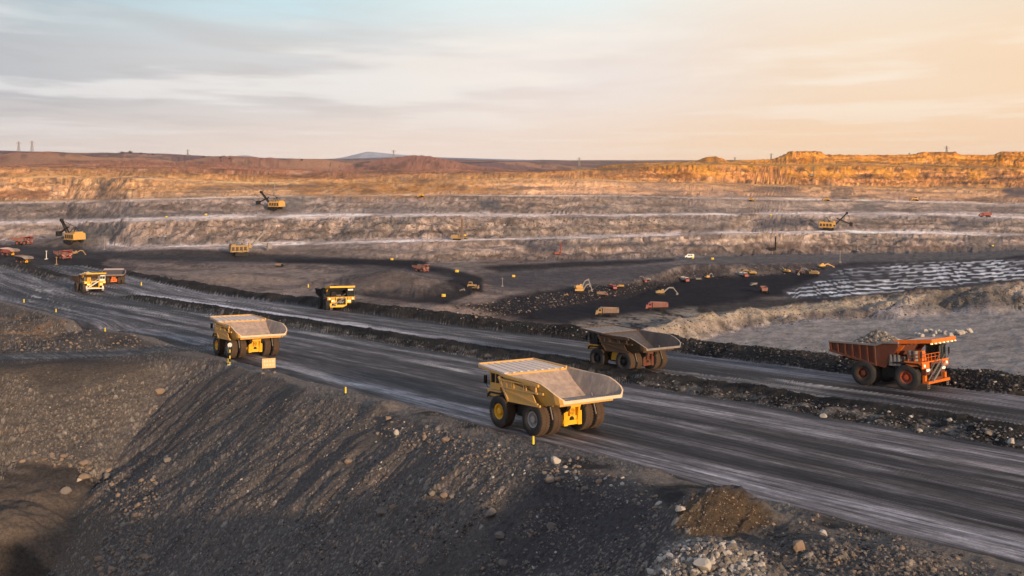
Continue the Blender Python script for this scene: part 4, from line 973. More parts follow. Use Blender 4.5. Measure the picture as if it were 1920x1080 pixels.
    for i in range(5): mb.box(-3.9, 3.9, -4.0 + i * 1.2, -3.65 + i * 1.2, 3.25 + .12 * (4 - i) - .1, 3.4 + .13 * (4 - i), 0)
    bd = mb.build('dump_bed', [body if style == 'scoop' else P['bed'], P['floor'], P['wall'], P['lip'], P['lip']], t)
    mb = MB(); a, b, c, d = [Vector(p) for p in can]; dn = Vector((0, 0, -.3))
    mb.hexa([a + dn, b + dn, c + dn, d + dn, a, b, c, d], 0)
    up = Vector((0, 0, .012)); ins = .12
    mb.add([a + up + Vector((ins, 0, 0)), b + up - Vector((ins, 0, 0)), c + up + Vector((-.1, -.35, 0)), d + up + Vector((.1, -.35, 0))], [(0, 1, 2, 3)], 1)
    for i in range(9):
        f = (i + .5) / 9; p = a.lerp(b, f); q = d.lerp(c, f); mb.beam(p + Vector((0, .2, .05)), q + Vector((0, -.3, .05)), .34, .1, 1)
    mb.beam(a + Vector((.1, 0, .04)), d + Vector((.1, 0, .04)), .26, .18, 1 if style == 'scoop' else 0); mb.beam(b + Vector((-.1, 0, .1)), c + Vector((-.1, 0, .1)), .26, .3, 0); mb.beam(d + Vector((0, -.1, .05)), c + Vector((0, -.1, .05)), .3, .36, 0)
    for sx in (-1, 1): mb.prism([(5.0, 6.3), (5.0, 4.9), (6.2, 6.35)], sx * 3.6 - .12, sx * 3.6 + .12, 0)
    mb.build('canopy', [P.get('canopy', body), P.get('cantop', CANOPY_TOP)], bd)
    if P.get('plate'):
        m = MB(); m.box(-3.7, -2.1, 8.83, 8.9, 6.0, 6.5); m.build('plate', WHITE, dk)
    if P.get('lamps'):
        for i in range(7):
            f = i / 6; p = d.lerp(c, f); m = MB(); m.box(p.x - .2 if i else p.x, p.x + .2, p.y - .1, p.y + .12, p.z - .48, p.z - .31); m.build('marker_lamp', LAMPO, bd)
    return t
def load(truck, label, mats, weights, h, y0, y1, seed, zt=6.3):
    """heap of rock carried in a bed; stands in the truck's own frame but is a thing of its own"""
    rr = random.Random(seed); mb = MB(); n = 26; vs = []; fs = []
    yc = (y0 + y1) / 2; ly = (y1 - y0) / 2
    for i in range(n + 1):
        for j in range(n + 1):
            u, v = i / n * 2 - 1, j / n * 2 - 1; q = max(0, 1 - math.hypot(u, v)); vs.append((u * 3.95, yc + v * ly, zt - .5 + h * q ** 0.8 + rr.uniform(-.09, .09)))
    for i in range(n):
        for j in range(n): a = i * (n + 1) + j; fs.append((a, a + n + 1, a + n + 2, a + 1))
    mb.add(vs, fs, 0)
    for _ in range(420):
        u, v = rr.uniform(-.95, .95), rr.uniform(-.95, .95); q = max(0, 1 - math.hypot(u, v))
        add_rock(mb, (u * 3.95, yc + v * ly, zt - .45 + h * q ** .8), rr.choice((.12, .18, .26, .4)), rr, LIB1, rr.choices(range(len(mats)), weights)[0])
    o = mb.build('rock_load', mats); o.matrix_world = truck.matrix_world.copy(); tag(o, label, 'rock heap'); return o

def put_truck(t, px, py, lx, ly, head, scale=1.0, grade=0.08):
    """place so that the truck's own ground point (lx, ly) is seen at pixel (px, py)"""
    p = at(px, py); h = Vector((head[0], head[1])).normalized(); r = Vector((h.y, -h.x))
    x = p.x - (h.x * ly + r.x * lx) * scale; y = p.y - (h.y * ly + r.y * lx) * scale
    pose(t, (x, y, float(Pz(np.array(y)))+ 0.02), head, scale, grade)
    bpy.context.view_layer.update()
YEL = dict(body=Y_PAINT, rimF=Y_CLEAN, rimR=RIM_G, floor=BED_IN, wall=BED_WALL, lip=LIP, nose=Y_PAINT, tank2=BLACK, cab=Y_PAINT)
AWAY = (-0.60, 0.80); TOWARD = (0.575, -0.818)
t1 = mining_truck('large yellow haul truck driving away on the near road with empty dusty scoop bed', 'scoop', YEL)
put_truck(t1, 1005, 818, -4.05, 0, AWAY)
t2 = mining_truck('yellow haul truck driving away near the yellow sign board, empty pale bed', 'scoop', dict(YEL, rimR=RIM_G))
put_truck(t2, 433, 671, -4.05, 0, (-0.59, 0.807))
t3 = mining_truck('dark grimy haul truck driving away on the upper road, empty bed', 'scoop',
                  dict(body=Y_DIRTY, deck=Y_DARKB, rimF=BLACK, rimR=BLACK, floor=BED_DARK, wall=BED_DARK, lip=BED_GREY, nose=Y_DARKB, cab=BLACK, axle=O_RUST, tank2=Y_CLEAN, tank=BLACK, cantop=BED_GREY, canopy=Y_DIRTY))
put_truck(t3, 1173, 691, -4.05, 0, (-0.64, 0.77), .96)
t4 = mining_truck('black and yellow haul truck coming towards us on the upper road under a coal load', 'ribbed',
                  dict(body=BLACK, bed=BLACK, deck=Y_DARKB, rimF=BLACK, rimR=BLACK, floor=BED_DARK, wall=BED_DARK, lip=BLACK, nose=Y_CLEAN, cab=BLACK, canopy=Y_CLEAN, cantop=BLACK, emblem=1, lit=1, plate=1, tread=TYRE, cabinet=BLACK, air=BLACK, rail=BLACK))
put_truck(t4, 640, 578, 0, 9.3, (0.42, -0.907))
load(t4, 'black coal heap in the bed of the black and yellow truck', [COALM, BLACK], [2, 1], 1.5, -3, 4.8, 3)
t5 = mining_truck('yellow haul truck at the road junction carrying a white rock heap', 'ribbed',
                  dict(body=Y_PAINT, bed=Y_DIRTY, deck=Y_CLEAN, rimF=BLACK, rimR=BLACK, floor=BED_GREY, wall=BED_GREY, lip=BED_GREY, nose=Y_CLEAN, cab=WHITE, canopy=Y_CLEAN, cantop=Y_PAINT, plate=1, lit=1, stair=WHITE, bumper=WHITE, cabinet=Y_CLEAN))
put_truck(t5, 178, 548, 0, 9.3, (0.66, -0.75))
load(t5, 'white rock heap in the bed of the yellow truck at the junction', [ROCKW, WHITE], [2, 1], 1.8, -5, 4.6, 4)
t6 = mining_truck('brown dirty haul truck half hidden behind the yellow truck at the junction', 'scoop',
                  dict(body=O_RUST, rimF=BLACK, rimR=BLACK, floor=BED_DARK, wall=BED_DARK, lip=BED_GREY, axle=O_PAINT, cab=BLACK))
put_truck(t6, 213, 533, 0, -1.8, (-0.35, 0.936), 0.95)
t7 = mining_truck('orange haul truck carrying grey rock on the upper road at the right', 'ribbed',
                  dict(body=O_PAINT, bed=O_RUST, deck=O_PAINT, rimF=RIM_O, rimR=O_RUST, floor=BED_GREY, wall=BED_GREY, lip=BED_GREY, nose=O_RUST, cab=BLACK, canopy=O_PAINT, cantop=CANOPY_TOP, lit=1, lamps=1, stair=GREYM, bumper=O_PAINT, cabinet=O_PAINT, tread=TYRE, rail=O_PAINT))
put_truck(t7, 1703, 731, 3.85, 6.6, (0.68, -0.733), 1.0)
load(t7, 'grey broken rock heap in the bed of the orange truck', [ROCKM, GREYM, ROCKW], [4, 2, .6], 2.3, -3.4, 3.9, 5, 6.2)

# ------------------------------------------------------------------ smaller machines
RED = paint('faded red paint', (0.33, 0.055, 0.045), (0.22, 0.14, 0.12), 0.6, 0.5)
REDB = paint('dusty red-brown steel', (0.24, 0.10, 0.08), (0.26, 0.19, 0.17), 0.45, 0.7)
BROWNB = paint('dusty brown steel', (0.22, 0.15, 0.115), (0.28, 0.22, 0.19), 0.45, 0.7)
TANY = paint('dusty tan-yellow paint', (0.30, 0.195, 0.08), (0.28, 0.2, 0.14), 0.4, 0.6)
VIO = paint('dust-grey machinery paint', (0.20, 0.19, 0.19), (0.3, 0.25, 0.22), 0.4, 0.7)
VWHITE = paint('white van paint', (0.75, 0.75, 0.75), (0.5, 0.45, 0.4), 0.15, 0.35)
def stand(o, px, py, head, width_px, length, lift=0.0):
    """put a machine of the given real length so that it spans about width_px in the photo"""
    p = at(px, py); h = Vector(head).normalized()
    pose(o, p + Vector((0, 0, lift)), head, width_px / 1.0 * p.y / F / length)
def sizes(px, py, width_px, real):    # scale so that `real` metres span width_px
    return width_px * at(px, py).y / F / real

def small_wheel(t, x, y, r, w, mat=BLACK):
    m = MB(); m.lathe([(-w / 2, 0), (-w / 2, r * .8), (-w * .4, r), (w * .4, r), (w / 2, r * .8), (w / 2, 0)], (x, y, r), 14); m.build('wheel', mat, t)
def tipper(label, cabm, bedm, loaded=None, group='dump trucks working on the pit floor'):
    t = empty('tipper_truck', label, 'dump truck', group)
    m = MB(); m.box(-.6, .6, -3.6, 4.2, .9, 1.3); m.box(-1.3, 1.3, 1.6, 2.6, .8, 1.5); m.build('chassis', BLACK, t)
    for y in (3.1, -1.2, -2.7):
        for sx in (-1, 1): small_wheel(t, sx * 1.25, y, .72, .6)
    m = MB(); m.prism([(2.4, 1.2), (2.4, 3.1), (3.6, 3.15), (4.2, 2.3), (4.7, 2.1), (4.75, 1.0), (3.9, .9), (3.8, 1.4), (2.6, 1.4)], -1.4, 1.4)
    m.box(-1.45, 1.45, 4.6, 4.85, .7, 1.2); cb = m.build('cab', cabm, t)
    m = MB(); m.hexa([(-1.2, 4.25, 2.3), (1.2, 4.25, 2.3), (1.2, 4.2, 2.32), (-1.2, 4.2, 2.32), (-1.15, 3.7, 3.05), (1.15, 3.7, 3.05), (1.15, 3.6, 3.0), (-1.15, 3.6, 3.0)]); m.build('windshield', GLASS, cb)
    for sx in (-1, 1):
        m = MB(); m.box(sx * 1.41 - .02, sx * 1.41 + .02, 2.7, 3.5, 2.15, 2.85); m.build('window', GLASS, cb)
    mb = MB(); st = [(-4.3, 1.6, 3.3, 1.45, 1.7), (1.9, 1.4, 3.4, 1.45, 1.7)]
    for y, zf, zr, wb, wt in st: pass
    a = [(-1.7, -4.3, 3.3), (-1.45, -4.3, 1.6), (1.45, -4.3, 1.6), (1.7, -4.3, 3.3)]; b = [(-1.7, 2.0, 3.4), (-1.45, 2.0, 1.4), (1.45, 2.0, 1.4), (1.7, 2.0, 3.4)]
    ai = [(-1.58, -4.2, 3.3), (-1.35, -4.2, 1.72), (1.35, -4.2, 1.72), (1.58, -4.2, 3.3)]; bi = [(-1.58, 1.9, 3.4), (-1.35, 1.9, 1.52), (1.35, 1.9, 1.52), (1.58, 1.9, 3.4)]
    for j in range(3): mb.add([a[j], a[j + 1], b[j + 1], b[j]], [(0, 1, 2, 3)]); mb.add([ai[j], bi[j], bi[j + 1], ai[j + 1]], [(0, 1, 2, 3)])
    for q, qi in ((a, ai), (b, bi)): mb.add(q, [(0, 1, 2, 3)]); mb.add(qi, [(3, 2, 1, 0)])
    for j in (0, 3): mb.add([a[j], b[j], bi[j], ai[j]], [(0, 1, 2, 3)])
    for y in (-3.4, -2.2, -1.0, .2, 1.3):
        for sx in (-1, 1): mb.beam((sx * 1.53, y, 1.6), (sx * 1.76, y, 3.3), .14, .1)
    mb.box(-1.6, 1.6, 2.0, 3.0, 3.3, 3.45)
    mb.build('dump_bed', bedm, t)
    if loaded:
        mb = MB(); mb.add([(-1.55, -4.1, 3.1), (1.55, -4.1, 3.1), (1.55, 1.8, 3.1), (-1.55, 1.8, 3.1), (-.5, -2.4, 3.9), (.6, -2.2, 3.8), (.5, .3, 4.0), (-.5, .4, 3.85)], [(0, 1, 5, 4), (1, 2, 6, 5), (2, 3, 7, 6), (3, 0, 4, 7), (4, 5, 6, 7)]); mb.build('load', loaded, t)
    return t
def excavator(label, bodym, boomm=VIO, reach=1.0, group='excavators loading on the pit floor', a1=48, a2=-62):
    t = empty('excavator', label, 'excavator', group)
    for sx in (-1, 1):
        m = MB(); m.prism([(-2.5, .35), (-2.1, 0), (2.1, 0), (2.5, .35), (2.5, .8), (2.1, 1.1), (-2.1, 1.1), (-2.5, .8)], sx * 1.5 - .35, sx * 1.5 + .35); m.build('track', BLACK, t)
    m = MB(); m.cyl((0, 0, .8), (0, 0, 1.35), .8); m.box(-1.6, 1.6, -2.9, 1.7, 1.35, 2.5, top=(.1, .1, .2, .1)); m.box(.1, 1.5, -2.5, .3, 2.5, 2.9, top=(.2, .2, .2, .2)); m.cyl((.8, -1.4, 2.8), (.8, -1.4, 3.4), .12, n=8)
    ho = m.build('house', bodym, t)
    m = MB(); m.box(-1.5, 1.5, -3.5, -2.9, 1.3, 2.45, top=(.1, .1, .15, 0)); m.build('counterweight', bodym, t)
    m = MB(); m.box(-1.55, -.45, .2, 1.8, 2.5, 3.4, top=(.05, .05, .1, .25)); cb = m.build('cab', bodym, t)
    m = MB(); m.box(-1.58, -1.55, .4, 1.5, 2.7, 3.25); m.box(-1.45, -.55, 1.72, 1.83, 2.6, 3.2); m.build('window', GLASS, cb)
    r1 = R(a1); k = Vector((0, 1.5, 2.0)); e = k + Vector((0, math.cos(r1), math.sin(r1))) * 3.4 * reach; e2 = e + Vector((0, math.cos(R(a1 - 42)), math.sin(R(a1 - 42)))) * 2.6 * reach
    m = MB(); m.beam(k, e, .45, .7); m.beam(e, e2, .42, .6); m.beam(k + Vector((.3, .6, -.2)), k.lerp(e, .75) + Vector((.3, 0, -.1)), .14); m.beam(k + Vector((-.3, .6, -.2)), k.lerp(e, .75) + Vector((-.3, 0, -.1)), .14); m.build('boom', boomm, t)
    r2 = R(a2); f = e2 + Vector((0, math.cos(r2), math.sin(r2))) * 3.2 * reach
    m = MB(); m.beam(e2 + Vector((0, -.5, .35)), f, .35, .5); m.beam(e + Vector((0, .1, .4)), e2 + Vector((0, -.4, .5)), .14); st = m.build('stick', boomm, t)
    m = MB(); m.prism([(f.y - .2, f.z + .1), (f.y + .5, f.z), (f.y + .5, f.z - .8), (f.y - .3, f.z - 1.2), (f.y - .8, f.z - .7)], -.7, .7); m.build('bucket', boomm, st)
    return t
def rope_shovel(label, bodym, sticks=BLACK, flip=1):
    t = empty('rope_shovel', label, 'mining shovel', 'electric shovels on the pit benches')
    for sx in (-1, 1):
        m = MB(); m.prism([(-4, .6), (-3.4, 0), (3.4, 0), (4, .6), (4, 1.4), (3.4, 1.9), (-3.4, 1.9), (-4, 1.4)], sx * 3.3 - .8, sx * 3.3 + .8); m.build('crawler', BLACK, t)
    m = MB(); m.cyl((0, 0, 1.6), (0, 0, 2.4), 2.4); m.box(-3.9, 3.9, -6.6, 3.6, 2.4, 5.8, top=(.1, .1, .3, .2)); m.box(-3.6, 3.6, -6.3, 2.8, 5.8, 6.2); m.box(-4.6, -3.9, -6.0, 3.6, 2.4, 2.6); m.box(-2.6, 2.6, -6.0, -3.0, 6.2, 7.0); ho = m.build('house', bodym, t)
    for sx in (-1, 1):
        for k_ in range(4):
            m = MB(); y_ = -5.9 + k_ * 2.3
            for q in range(5): m.box(sx * 3.95 - .06, sx * 3.95 + .06, y_, y_ + 1.5, 3.3 + q * .42, 3.5 + q * .42)
            m.box(sx * 3.93 - .04, sx * 3.93 + .04, y_ - .05, y_ + 1.55, 3.2, 5.35); m.build('vent', Y_DIRTY, ho)
        m = MB(); m.tube([(sx * 4.5, -6, 3.5), (sx * 4.5, 3.4, 3.5)], .06); m.tube([(sx * 3.5, -6.2, 7.1), (sx * 3.5, 2.6, 7.1)], .06)
        for y_ in (-6, -3, 0, 2.6): m.cyl((sx * 3.5, y_, 6.2), (sx * 3.5, y_, 7.1), .06, n=5); m.cyl((sx * 4.5, y_, 2.5), (sx * 4.5, y_, 3.5), .06, n=5)
        m.build('handrail', BLACK, ho)
    for y_ in (-4.5, -2.0, .5): m = MB(); m.cyl((0, y_, 6.2), (0, y_, 7.2), .7, .55, 12); m.build('fan', GREYM, ho)
    m = MB(); m.box(2.0, 3.8, 3.6, 5.4, 4.4, 7.4, top=(.1, .1, .1, .3)); cb = m.build('cab', bodym, t)
    m = MB(); m.box(2.2, 3.6, 5.35, 5.45, 6.1, 7.1); m.build('window', GLASS, cb)
    k = Vector((0, 3.8, 3.2)); e = k + Vector((0, 9.5, 10.0)); m = MB()
    for sx in (-.9, .9): m.beam(k + Vector((sx, 0, 0)), e + Vector((sx * .5, 0, 0)), .5, .9)
    for f in (.2, .4, .6, .8): p = k.lerp(e, f); m.beam(p - Vector((.9, 0, 0)), p + Vector((.9, 0, 0)), .3)
    m.cyl(e - Vector((.8, 0, 0)), e + Vector((.8, 0, 0)), 1.0); m.build('boom', sticks, t)
    m = MB(); g = Vector((0, -1.5, 9.8))
    for sx in (-1, 1): m.beam((sx * 1.8, 1.5, 6.2), g + Vector((sx * .4, 0, 0)), .3); m.beam((sx * 1.8, -4.5, 6.2), g + Vector((sx * .4, 0, 0)), .3); m.beam(g + Vector((sx * .4, 0, 0)), e, .14)
    m.build('gantry', sticks, t)
    c = k.lerp(e, .5); h = c + Vector((0, 6.5, -2.8)); m = MB(); m.beam(c + Vector((0, -2.6, 1.1)), h, .8, .8); st = m.build('dipper_handle', sticks, t)
    m = MB(); m.prism([(h.y, h.z + 1.2), (h.y + 2.4, h.z + .9), (h.y + 2.2, h.z - 2.0), (h.y - .1, h.z - 1.6)], -1.5, 1.5); m.beam(h + Vector((0, 1.2, 1.2)), e, .12); m.build('dipper', sticks, st)
    return t
def drill_rig(label, mastm, bodym, h=17.0):
    t = empty('drill_rig', label, 'drill rig', 'drilling rigs standing on the pit benches')
    for sx in (-1, 1):
        m = MB(); m.prism([(-3, .4), (-2.6, 0), (2.6, 0), (3, .4), (3, .9), (2.6, 1.3), (-2.6, 1.3), (-3, .9)], sx * 1.7 - .4, sx * 1.7 + .4); m.build('crawler', BLACK, t)
    m = MB(); m.box(-2.1, 2.1, -4.6, 4.0, 1.3, 1.8); m.box(-1.8, 1.8, -4.4, .8, 1.8, 3.9, top=(.1, .1, .2, .1)); m.box(-1.9, -.2, 1.2, 2.8, 1.8, 4.2, top=(.1, .1, .1, .2)); m.build('body', bodym, t)
    m = MB()
    for sx in (-.7, .7):
        for dy in (0, 1.3): m.beam((sx, 3.2 + dy, .6), (sx, 3.2 + dy, h), .38)
    for i in range(9):
        z = 1.2 + i * (h - 1.6) / 9; z2 = z + (h - 1.6) / 9
        m.beam((-.7, 3.2, z), (.7, 3.2, z2), .14); m.beam((-.7, 4.5, z2), (.7, 4.5, z), .14); m.beam((-.7, 3.2, z), (-.7, 4.5, z2), .14); m.beam((.7, 3.2, z2), (.7, 4.5, z), .14)
    m.cyl((0, 3.85, .5), (0, 3.85, h * .93), .45, n=8); m.box(-.9, .9, 3.0, 4.7, h - .3, h + .3); m.beam((0, 3.2, h * .6), (0, -.5, 3.6), .2)
    m.build('mast', mastm, t)
    return t
def van(label):
    t = empty('van', label, 'van'); m = MB(); m.prism([(-2.6, .5), (-2.6, 2.2), (-2.3, 2.5), (1.2, 2.5), (2.0, 1.5), (2.7, 1.3), (2.8, .5)], -.95, .95); m.build('body', VWHITE, t)
    for y in (-1.7, 1.8):
        for sx in (-1, 1): small_wheel(t, sx * .85, y, .38, .28)
    for sx in (-1, 1):
        for y0, y1 in ((-1.6, -.4), (-.1, 1.0)): m = MB(); m.box(sx * .96 - .01, sx * .96 + .01, y0, y1, 1.5, 2.1); m.build('window', GLASS, t)
    m = MB(); m.hexa([(-.8, 1.99, 1.55), (.8, 1.99, 1.55), (.8, 1.9, 1.55), (-.8, 1.9, 1.55), (-.75, 1.28, 2.42), (.75, 1.28, 2.42), (.75, 1.2, 2.4), (-.75, 1.2, 2.4)]); m.build('windshield', GLASS, t)
    return t
def dozer(label, bodym, group='bulldozers and loaders in the pit'):
    t = empty('bulldozer', label, 'bulldozer', group)
    for sx in (-1, 1):
        m = MB(); m.prism([(-2.4, .5), (-2.0, 0), (2.0, 0), (2.4, .5), (1.2, 1.4), (-1.2, 1.4)], sx * 1.3 - .3, sx * 1.3 + .3); m.build('track', BLACK, t)
    m = MB(); m.box(-.9, .9, -2.2, 2.3, .7, 1.9, top=(.05, .05, .1, .2)); m.build('body', bodym, t)
    m = MB(); m.box(-.8, .8, -1.6, .2, 1.9, 3.2, top=(.1, .1, .1, .15)); cb = m.build('cab', bodym, t); m = MB(); m.box(-.82, .82, -1.4, 0, 2.2, 2.95); m.build('window', GLASS, cb)
    m = MB(); m.prism([(3.0, .1), (3.3, .2), (3.05, .9), (3.25, 1.6), (2.9, 1.5)], -2.1, 2.1)
    for sx in (-1, 1): m.beam((sx * 1.75, .2, .7), (sx * 1.75, 3.0, .6), .2)
    m.build('blade', bodym, t)
    return t
LFT, RGT, TOW, AWY = (-1, .12), (1, -.12), (0.3, -1), (0.1, 1)
def place(o, px, py, head, wpx, real): pose(o, at(px, py), head, sizes(px, py, wpx, real))
# far haul trucks at the left
def far_truck(label, P, px, py, head, wpx, real, style='ribbed'):
    t = mining_truck(label, style, P); p = at(px, py); pose(t, p, head, wpx * p.y / F / real); bpy.context.view_layer.update(); return t
ORP = dict(body=RED, bed=REDB, deck=RED, rimF=RED, rimR=RED, floor=BED_GREY, wall=BED_GREY, lip=REDB, nose=RED, cab=RED, canopy=RED, cantop=REDB, tread=TYRE, cabinet=RED, bumper=RED, tank=RED)
far_truck('faded orange haul truck parked side on at the far left above the dark floor', ORP, 38, 459, (1, -.15), 36, 16)
far_truck('orange haul truck facing us on the dark floor by the left sign pole', dict(ORP, lit=0), 116, 485, (.75, -.66), 32, 13.5)
far_truck('red and pale haul truck half hidden by the bank at the far left', dict(ORP, cantop=CANOPY_TOP, floor=BED_IN), 22, 480, (-.9, .42), 34, 16, 'scoop')
far_truck('dark brown haul truck behind the bank at the far left', dict(ORP, body=BLACK, bed=Y_DIRTY, canopy=Y_DIRTY, cabinet=BLACK, nose=BLACK, deck=BLACK, cab=BLACK), 48, 494, (-.85, .5), 34, 16, 'scoop')
far_truck('red-brown haul truck climbing the black ramp in the middle distance', dict(ORP, cab=REDB, canopy=REDB), 786, 509, (.8, -.6), 29, 15)
# rope shovels
place(rope_shovel('yellow rope shovel with raised boom on the bench below the orange hills', Y_PAINT), 516, 393, (-.9, .42), 27, 11)
place(rope_shovel('yellow rope shovel loading at the left beside the dark slide', Y_PAINT), 138, 456, (-.8, .6), 38, 12)
place(rope_shovel('pale yellow rope shovel with its boom to the right at left centre', TANY, VIO), 452, 479, (.9, .42), 42, 13)
place(rope_shovel('yellow shovel reaching down with a dark boom on the right-hand bench', Y_PAINT), 1553, 432, (.94, -.32), 30, 12)
# drills
place(drill_rig('brown drill rig standing on the light bench left of centre', BROWNB, TANY), 857, 450, RGT, 22, 9)
place(drill_rig('red drill rig on the bench right of centre', RED, RED), 1046, 478, RGT, 12, 9)
place(drill_rig('dark drill rig leaning over the bench edge right of the middle', BLACK, BLACK), 1448, 470, RGT, 14, 9)
place(drill_rig('slim grey drill mast on the orange upper bench', VIO, VIO, 19), 1522, 331, RGT, 9, 9)
# tippers on the pit floor
for lab, cm, bm_, px, py, hd, w_, real, ld in [
    ('brown dump truck nearest to the haul road on the coal floor, heading left', TANY, BROWNB, 1140, 593, LFT, 44, 9.2, None),
    ('red dump truck with long faded bed heading left on the coal floor', RED, REDB, 1233, 582, LFT, 42, 9.2, None),
    ('dusty brown dump truck seen from its side beside the double excavator', REDB, BROWNB, 1129, 555, RGT, 24, 9.2, None),
    ('red dump truck facing us left of a yellow one on the coal floor', RED, RED, 1149, 542, TOW, 10, 3.6, None),
    ('yellow dump truck just right of a red one on the coal floor', Y_PAINT, Y_PAINT, 1164, 539, LFT, 15, 9.2, None),
    ('red dump truck under a grey excavator arm at the rubble foot', RED, REDB, 1206, 529, (.5, -.85), 12, 6, COALM),
    ('pink-white fronted dump truck at the left end of the loading line', RED, WHITE, 1284, 528, TOW, 10, 3.6, None),
    ('pale red dump truck facing us in the middle of the loading line', RED, WHITE, 1394, 519, TOW, 10, 3.6, None),
    ('dull pink dump truck before the big excavator on the right', REDB, REDB, 1500, 514, TOW, 10, 3.6, None),
    ('red-brown dump truck driving away below the loading line by the white strips', REDB, REDB, 1432, 549, AWY, 14, 3.6, None),
    ('dark dump truck between red and yellow machines of the loading line', BLACK, VIO, 1308, 526, LFT, 16, 9.2, COALM),
    ('black dump truck right of the yellow excavator in the loading line', BLACK, BLACK, 1360, 522, RGT, 17, 9.2, COALM),
    ('dusty grey dump truck alone between the loading line and the red-brown truck', VIO, VIO, 1413, 536, (-.8, -.6), 18, 9.2, COALM),
    ('red dump truck parked at the pit edge at the right on a high bench', RED, RED, 1848, 407, LFT, 25, 9.2, None),
    ('dark dump truck parked below the stone face at left centre', BLACK, BROWNB, 524, 500, RGT, 18, 9.2, None)]:
    place(tipper(lab, cm, bm_, ld), px, py, hd, w_ * (.88 if w_ < 40 else 1), real)
for lab, bm_, bo, px, py, hd, w_, real, kw in [
    ('yellow excavator with tall folded grey arm left of the coal floor, rear one', Y_PAINT, VIO, 1087, 543, (1, .1), 18, 5.4, dict(a1=62, a2=-80, reach=1.15)),
    ('yellow excavator with arm to the right, in front of its twin', Y_PAINT, VIO, 1089, 549, (1, -.05), 19, 5.4, dict(a1=55, a2=-78, reach=1.0)),
    ('tan excavator with long arm reaching right on the black floor', TANY, VIO, 1240, 553, (1, 0), 19, 5.4, dict(a1=38, a2=-55, reach=1.15)),
    ('grey excavator reaching left above the red truck at the rubble foot', VIO, VIO, 1213, 527, (-.9, .4), 12, 5.4, dict(a1=40, a2=-50)),
    ('orange-yellow excavator at the left of the loading line', Y_PAINT, VIO, 1327, 522, (.8, .6), 11, 5.4, {}),
    ('yellow excavator behind the pale red truck of the loading line', Y_PAINT, Y_PAINT, 1410, 515, (-.9, .4), 14, 5.4, dict(a1=30, a2=-40)),
    ('yellow excavator with pale boom on the bench above the loading line', Y_PAINT, VIO, 1474, 512, (-.6, .8), 14, 5.4, {}),
    ('large dusty excavator at the right end of the loading line', TANY, VIO, 1524, 517, (-.8, .55), 20, 5.4, dict(a1=35, a2=-60)),
    ('orange excavator low behind the large dusty one', Y_PAINT, Y_PAINT, 1542, 502, (.9, .3), 15, 5.4, dict(a1=15, a2=-20)),
    ('small tan excavator at the right end of the bulldozer group by the left trucks', TANY, TANY, 140, 478, (1, .1), 14, 5.4, dict(a1=30, a2=-60))]:
    place(excavator(lab, bm_, bo, **kw), px, py, hd, w_ * .88, real)
for lab, bm_, px, py, hd, w_ in [
    ('tan bulldozer on the black ramp in the middle distance', TANY, 885, 541, RGT, 22),
    ('pale bulldozer beside the tan one on the black ramp', VIO, 868, 546, LFT, 10),
    ('cream bulldozer just right of the orange truck at the left', WHITE, 126, 482, RGT, 12),
    ('small yellow bulldozer at the foot of the orange bank, centre left', Y_CLEAN, 790, 369, LFT, 11),
    ('orange bulldozer on the upper bench at the right', Y_PAINT, 1715, 377, LFT, 15),
    ('yellow bulldozer on the upper bench right of centre', Y_PAINT, 1550, 377, LFT, 13),
    ('small orange bulldozer on the tan bench above the coal road', Y_PAINT, 1409, 377, RGT, 12),
    ('dusty yellow bulldozer on the light bench next to the brown drill', TANY, 873, 448, RGT, 8),
    ('tan bulldozer at the left end of the coal floor edge', TANY, 1062, 555, LFT, 9)]:
    place(dozer(lab, bm_), px, py, hd, w_, 5.6)
place(van('white van parked on the dark bench road above the loading line'), 1293, 484, LFT, 17, 5.4)

# yellow site cabins and markers
YM, _nt, _b = mat_new('reflective yellow'); _b.inputs['Base Color'].default_value = (0.66, 0.50, 0.04, 1); _b.inputs['Roughness'].default_value = 0.4
def cabin(label, px, py, w_):
    t = empty('switch_box', label, 'switch box', 'yellow cable switch boxes on the benches')
    m = MB(); m.box(-1.4, 1.4, -1, 1, .35, 2.1, top=(.05, .05, .05, .05)); m.box(-1.5, 1.5, -1.1, 1.1, 2.1, 2.25, top=(.2, .2, .2, .2)); m.build('cabinet', YM, t)
    m = MB(); m.box(-1.2, -.05, -1.04, -1.0, .5, 1.9); m.build('door', Y_PAINT, t)
    m = MB(); m.box(-1.5, 1.5, -.9, .9, 0, .35); m.build('skid', BLACK, t)
    pose(t, at(px, py), (0.1, 1), sizes(px, py, w_, 4.0))
for a in [('yellow switch box at the left end of the black coal road', 735, 488, 7), ('yellow switch box beside the red-brown truck on the ramp', 857, 511, 9), ('pale yellow switch box on the grey slope in mid pit', 963, 520, 8),
          ('yellow switch box low on the black ramp near the upper road', 832, 557, 10), ('yellow switch box just below the white van', 1299, 485, 6), ('yellow switch box right of the white van', 1336, 487, 7),
          ('yellow switch box on the light bench right of the brown drill', 872, 443, 6), ('left yellow switch box on the dark strip of the upper left bench', 312, 408, 5), ('yellow switch box in the middle of the dark strip of the upper left bench', 386, 404, 6),
          ('yellow switch box on the top bench at far right', 1861, 462, 5), ('yellow switch box on the dusty bench above the coal strip', 1418, 403, 5), ('yellow switch box on a bench left of the yellow shovel with dark boom', 1445, 404, 5)]:
    cabin(*a)

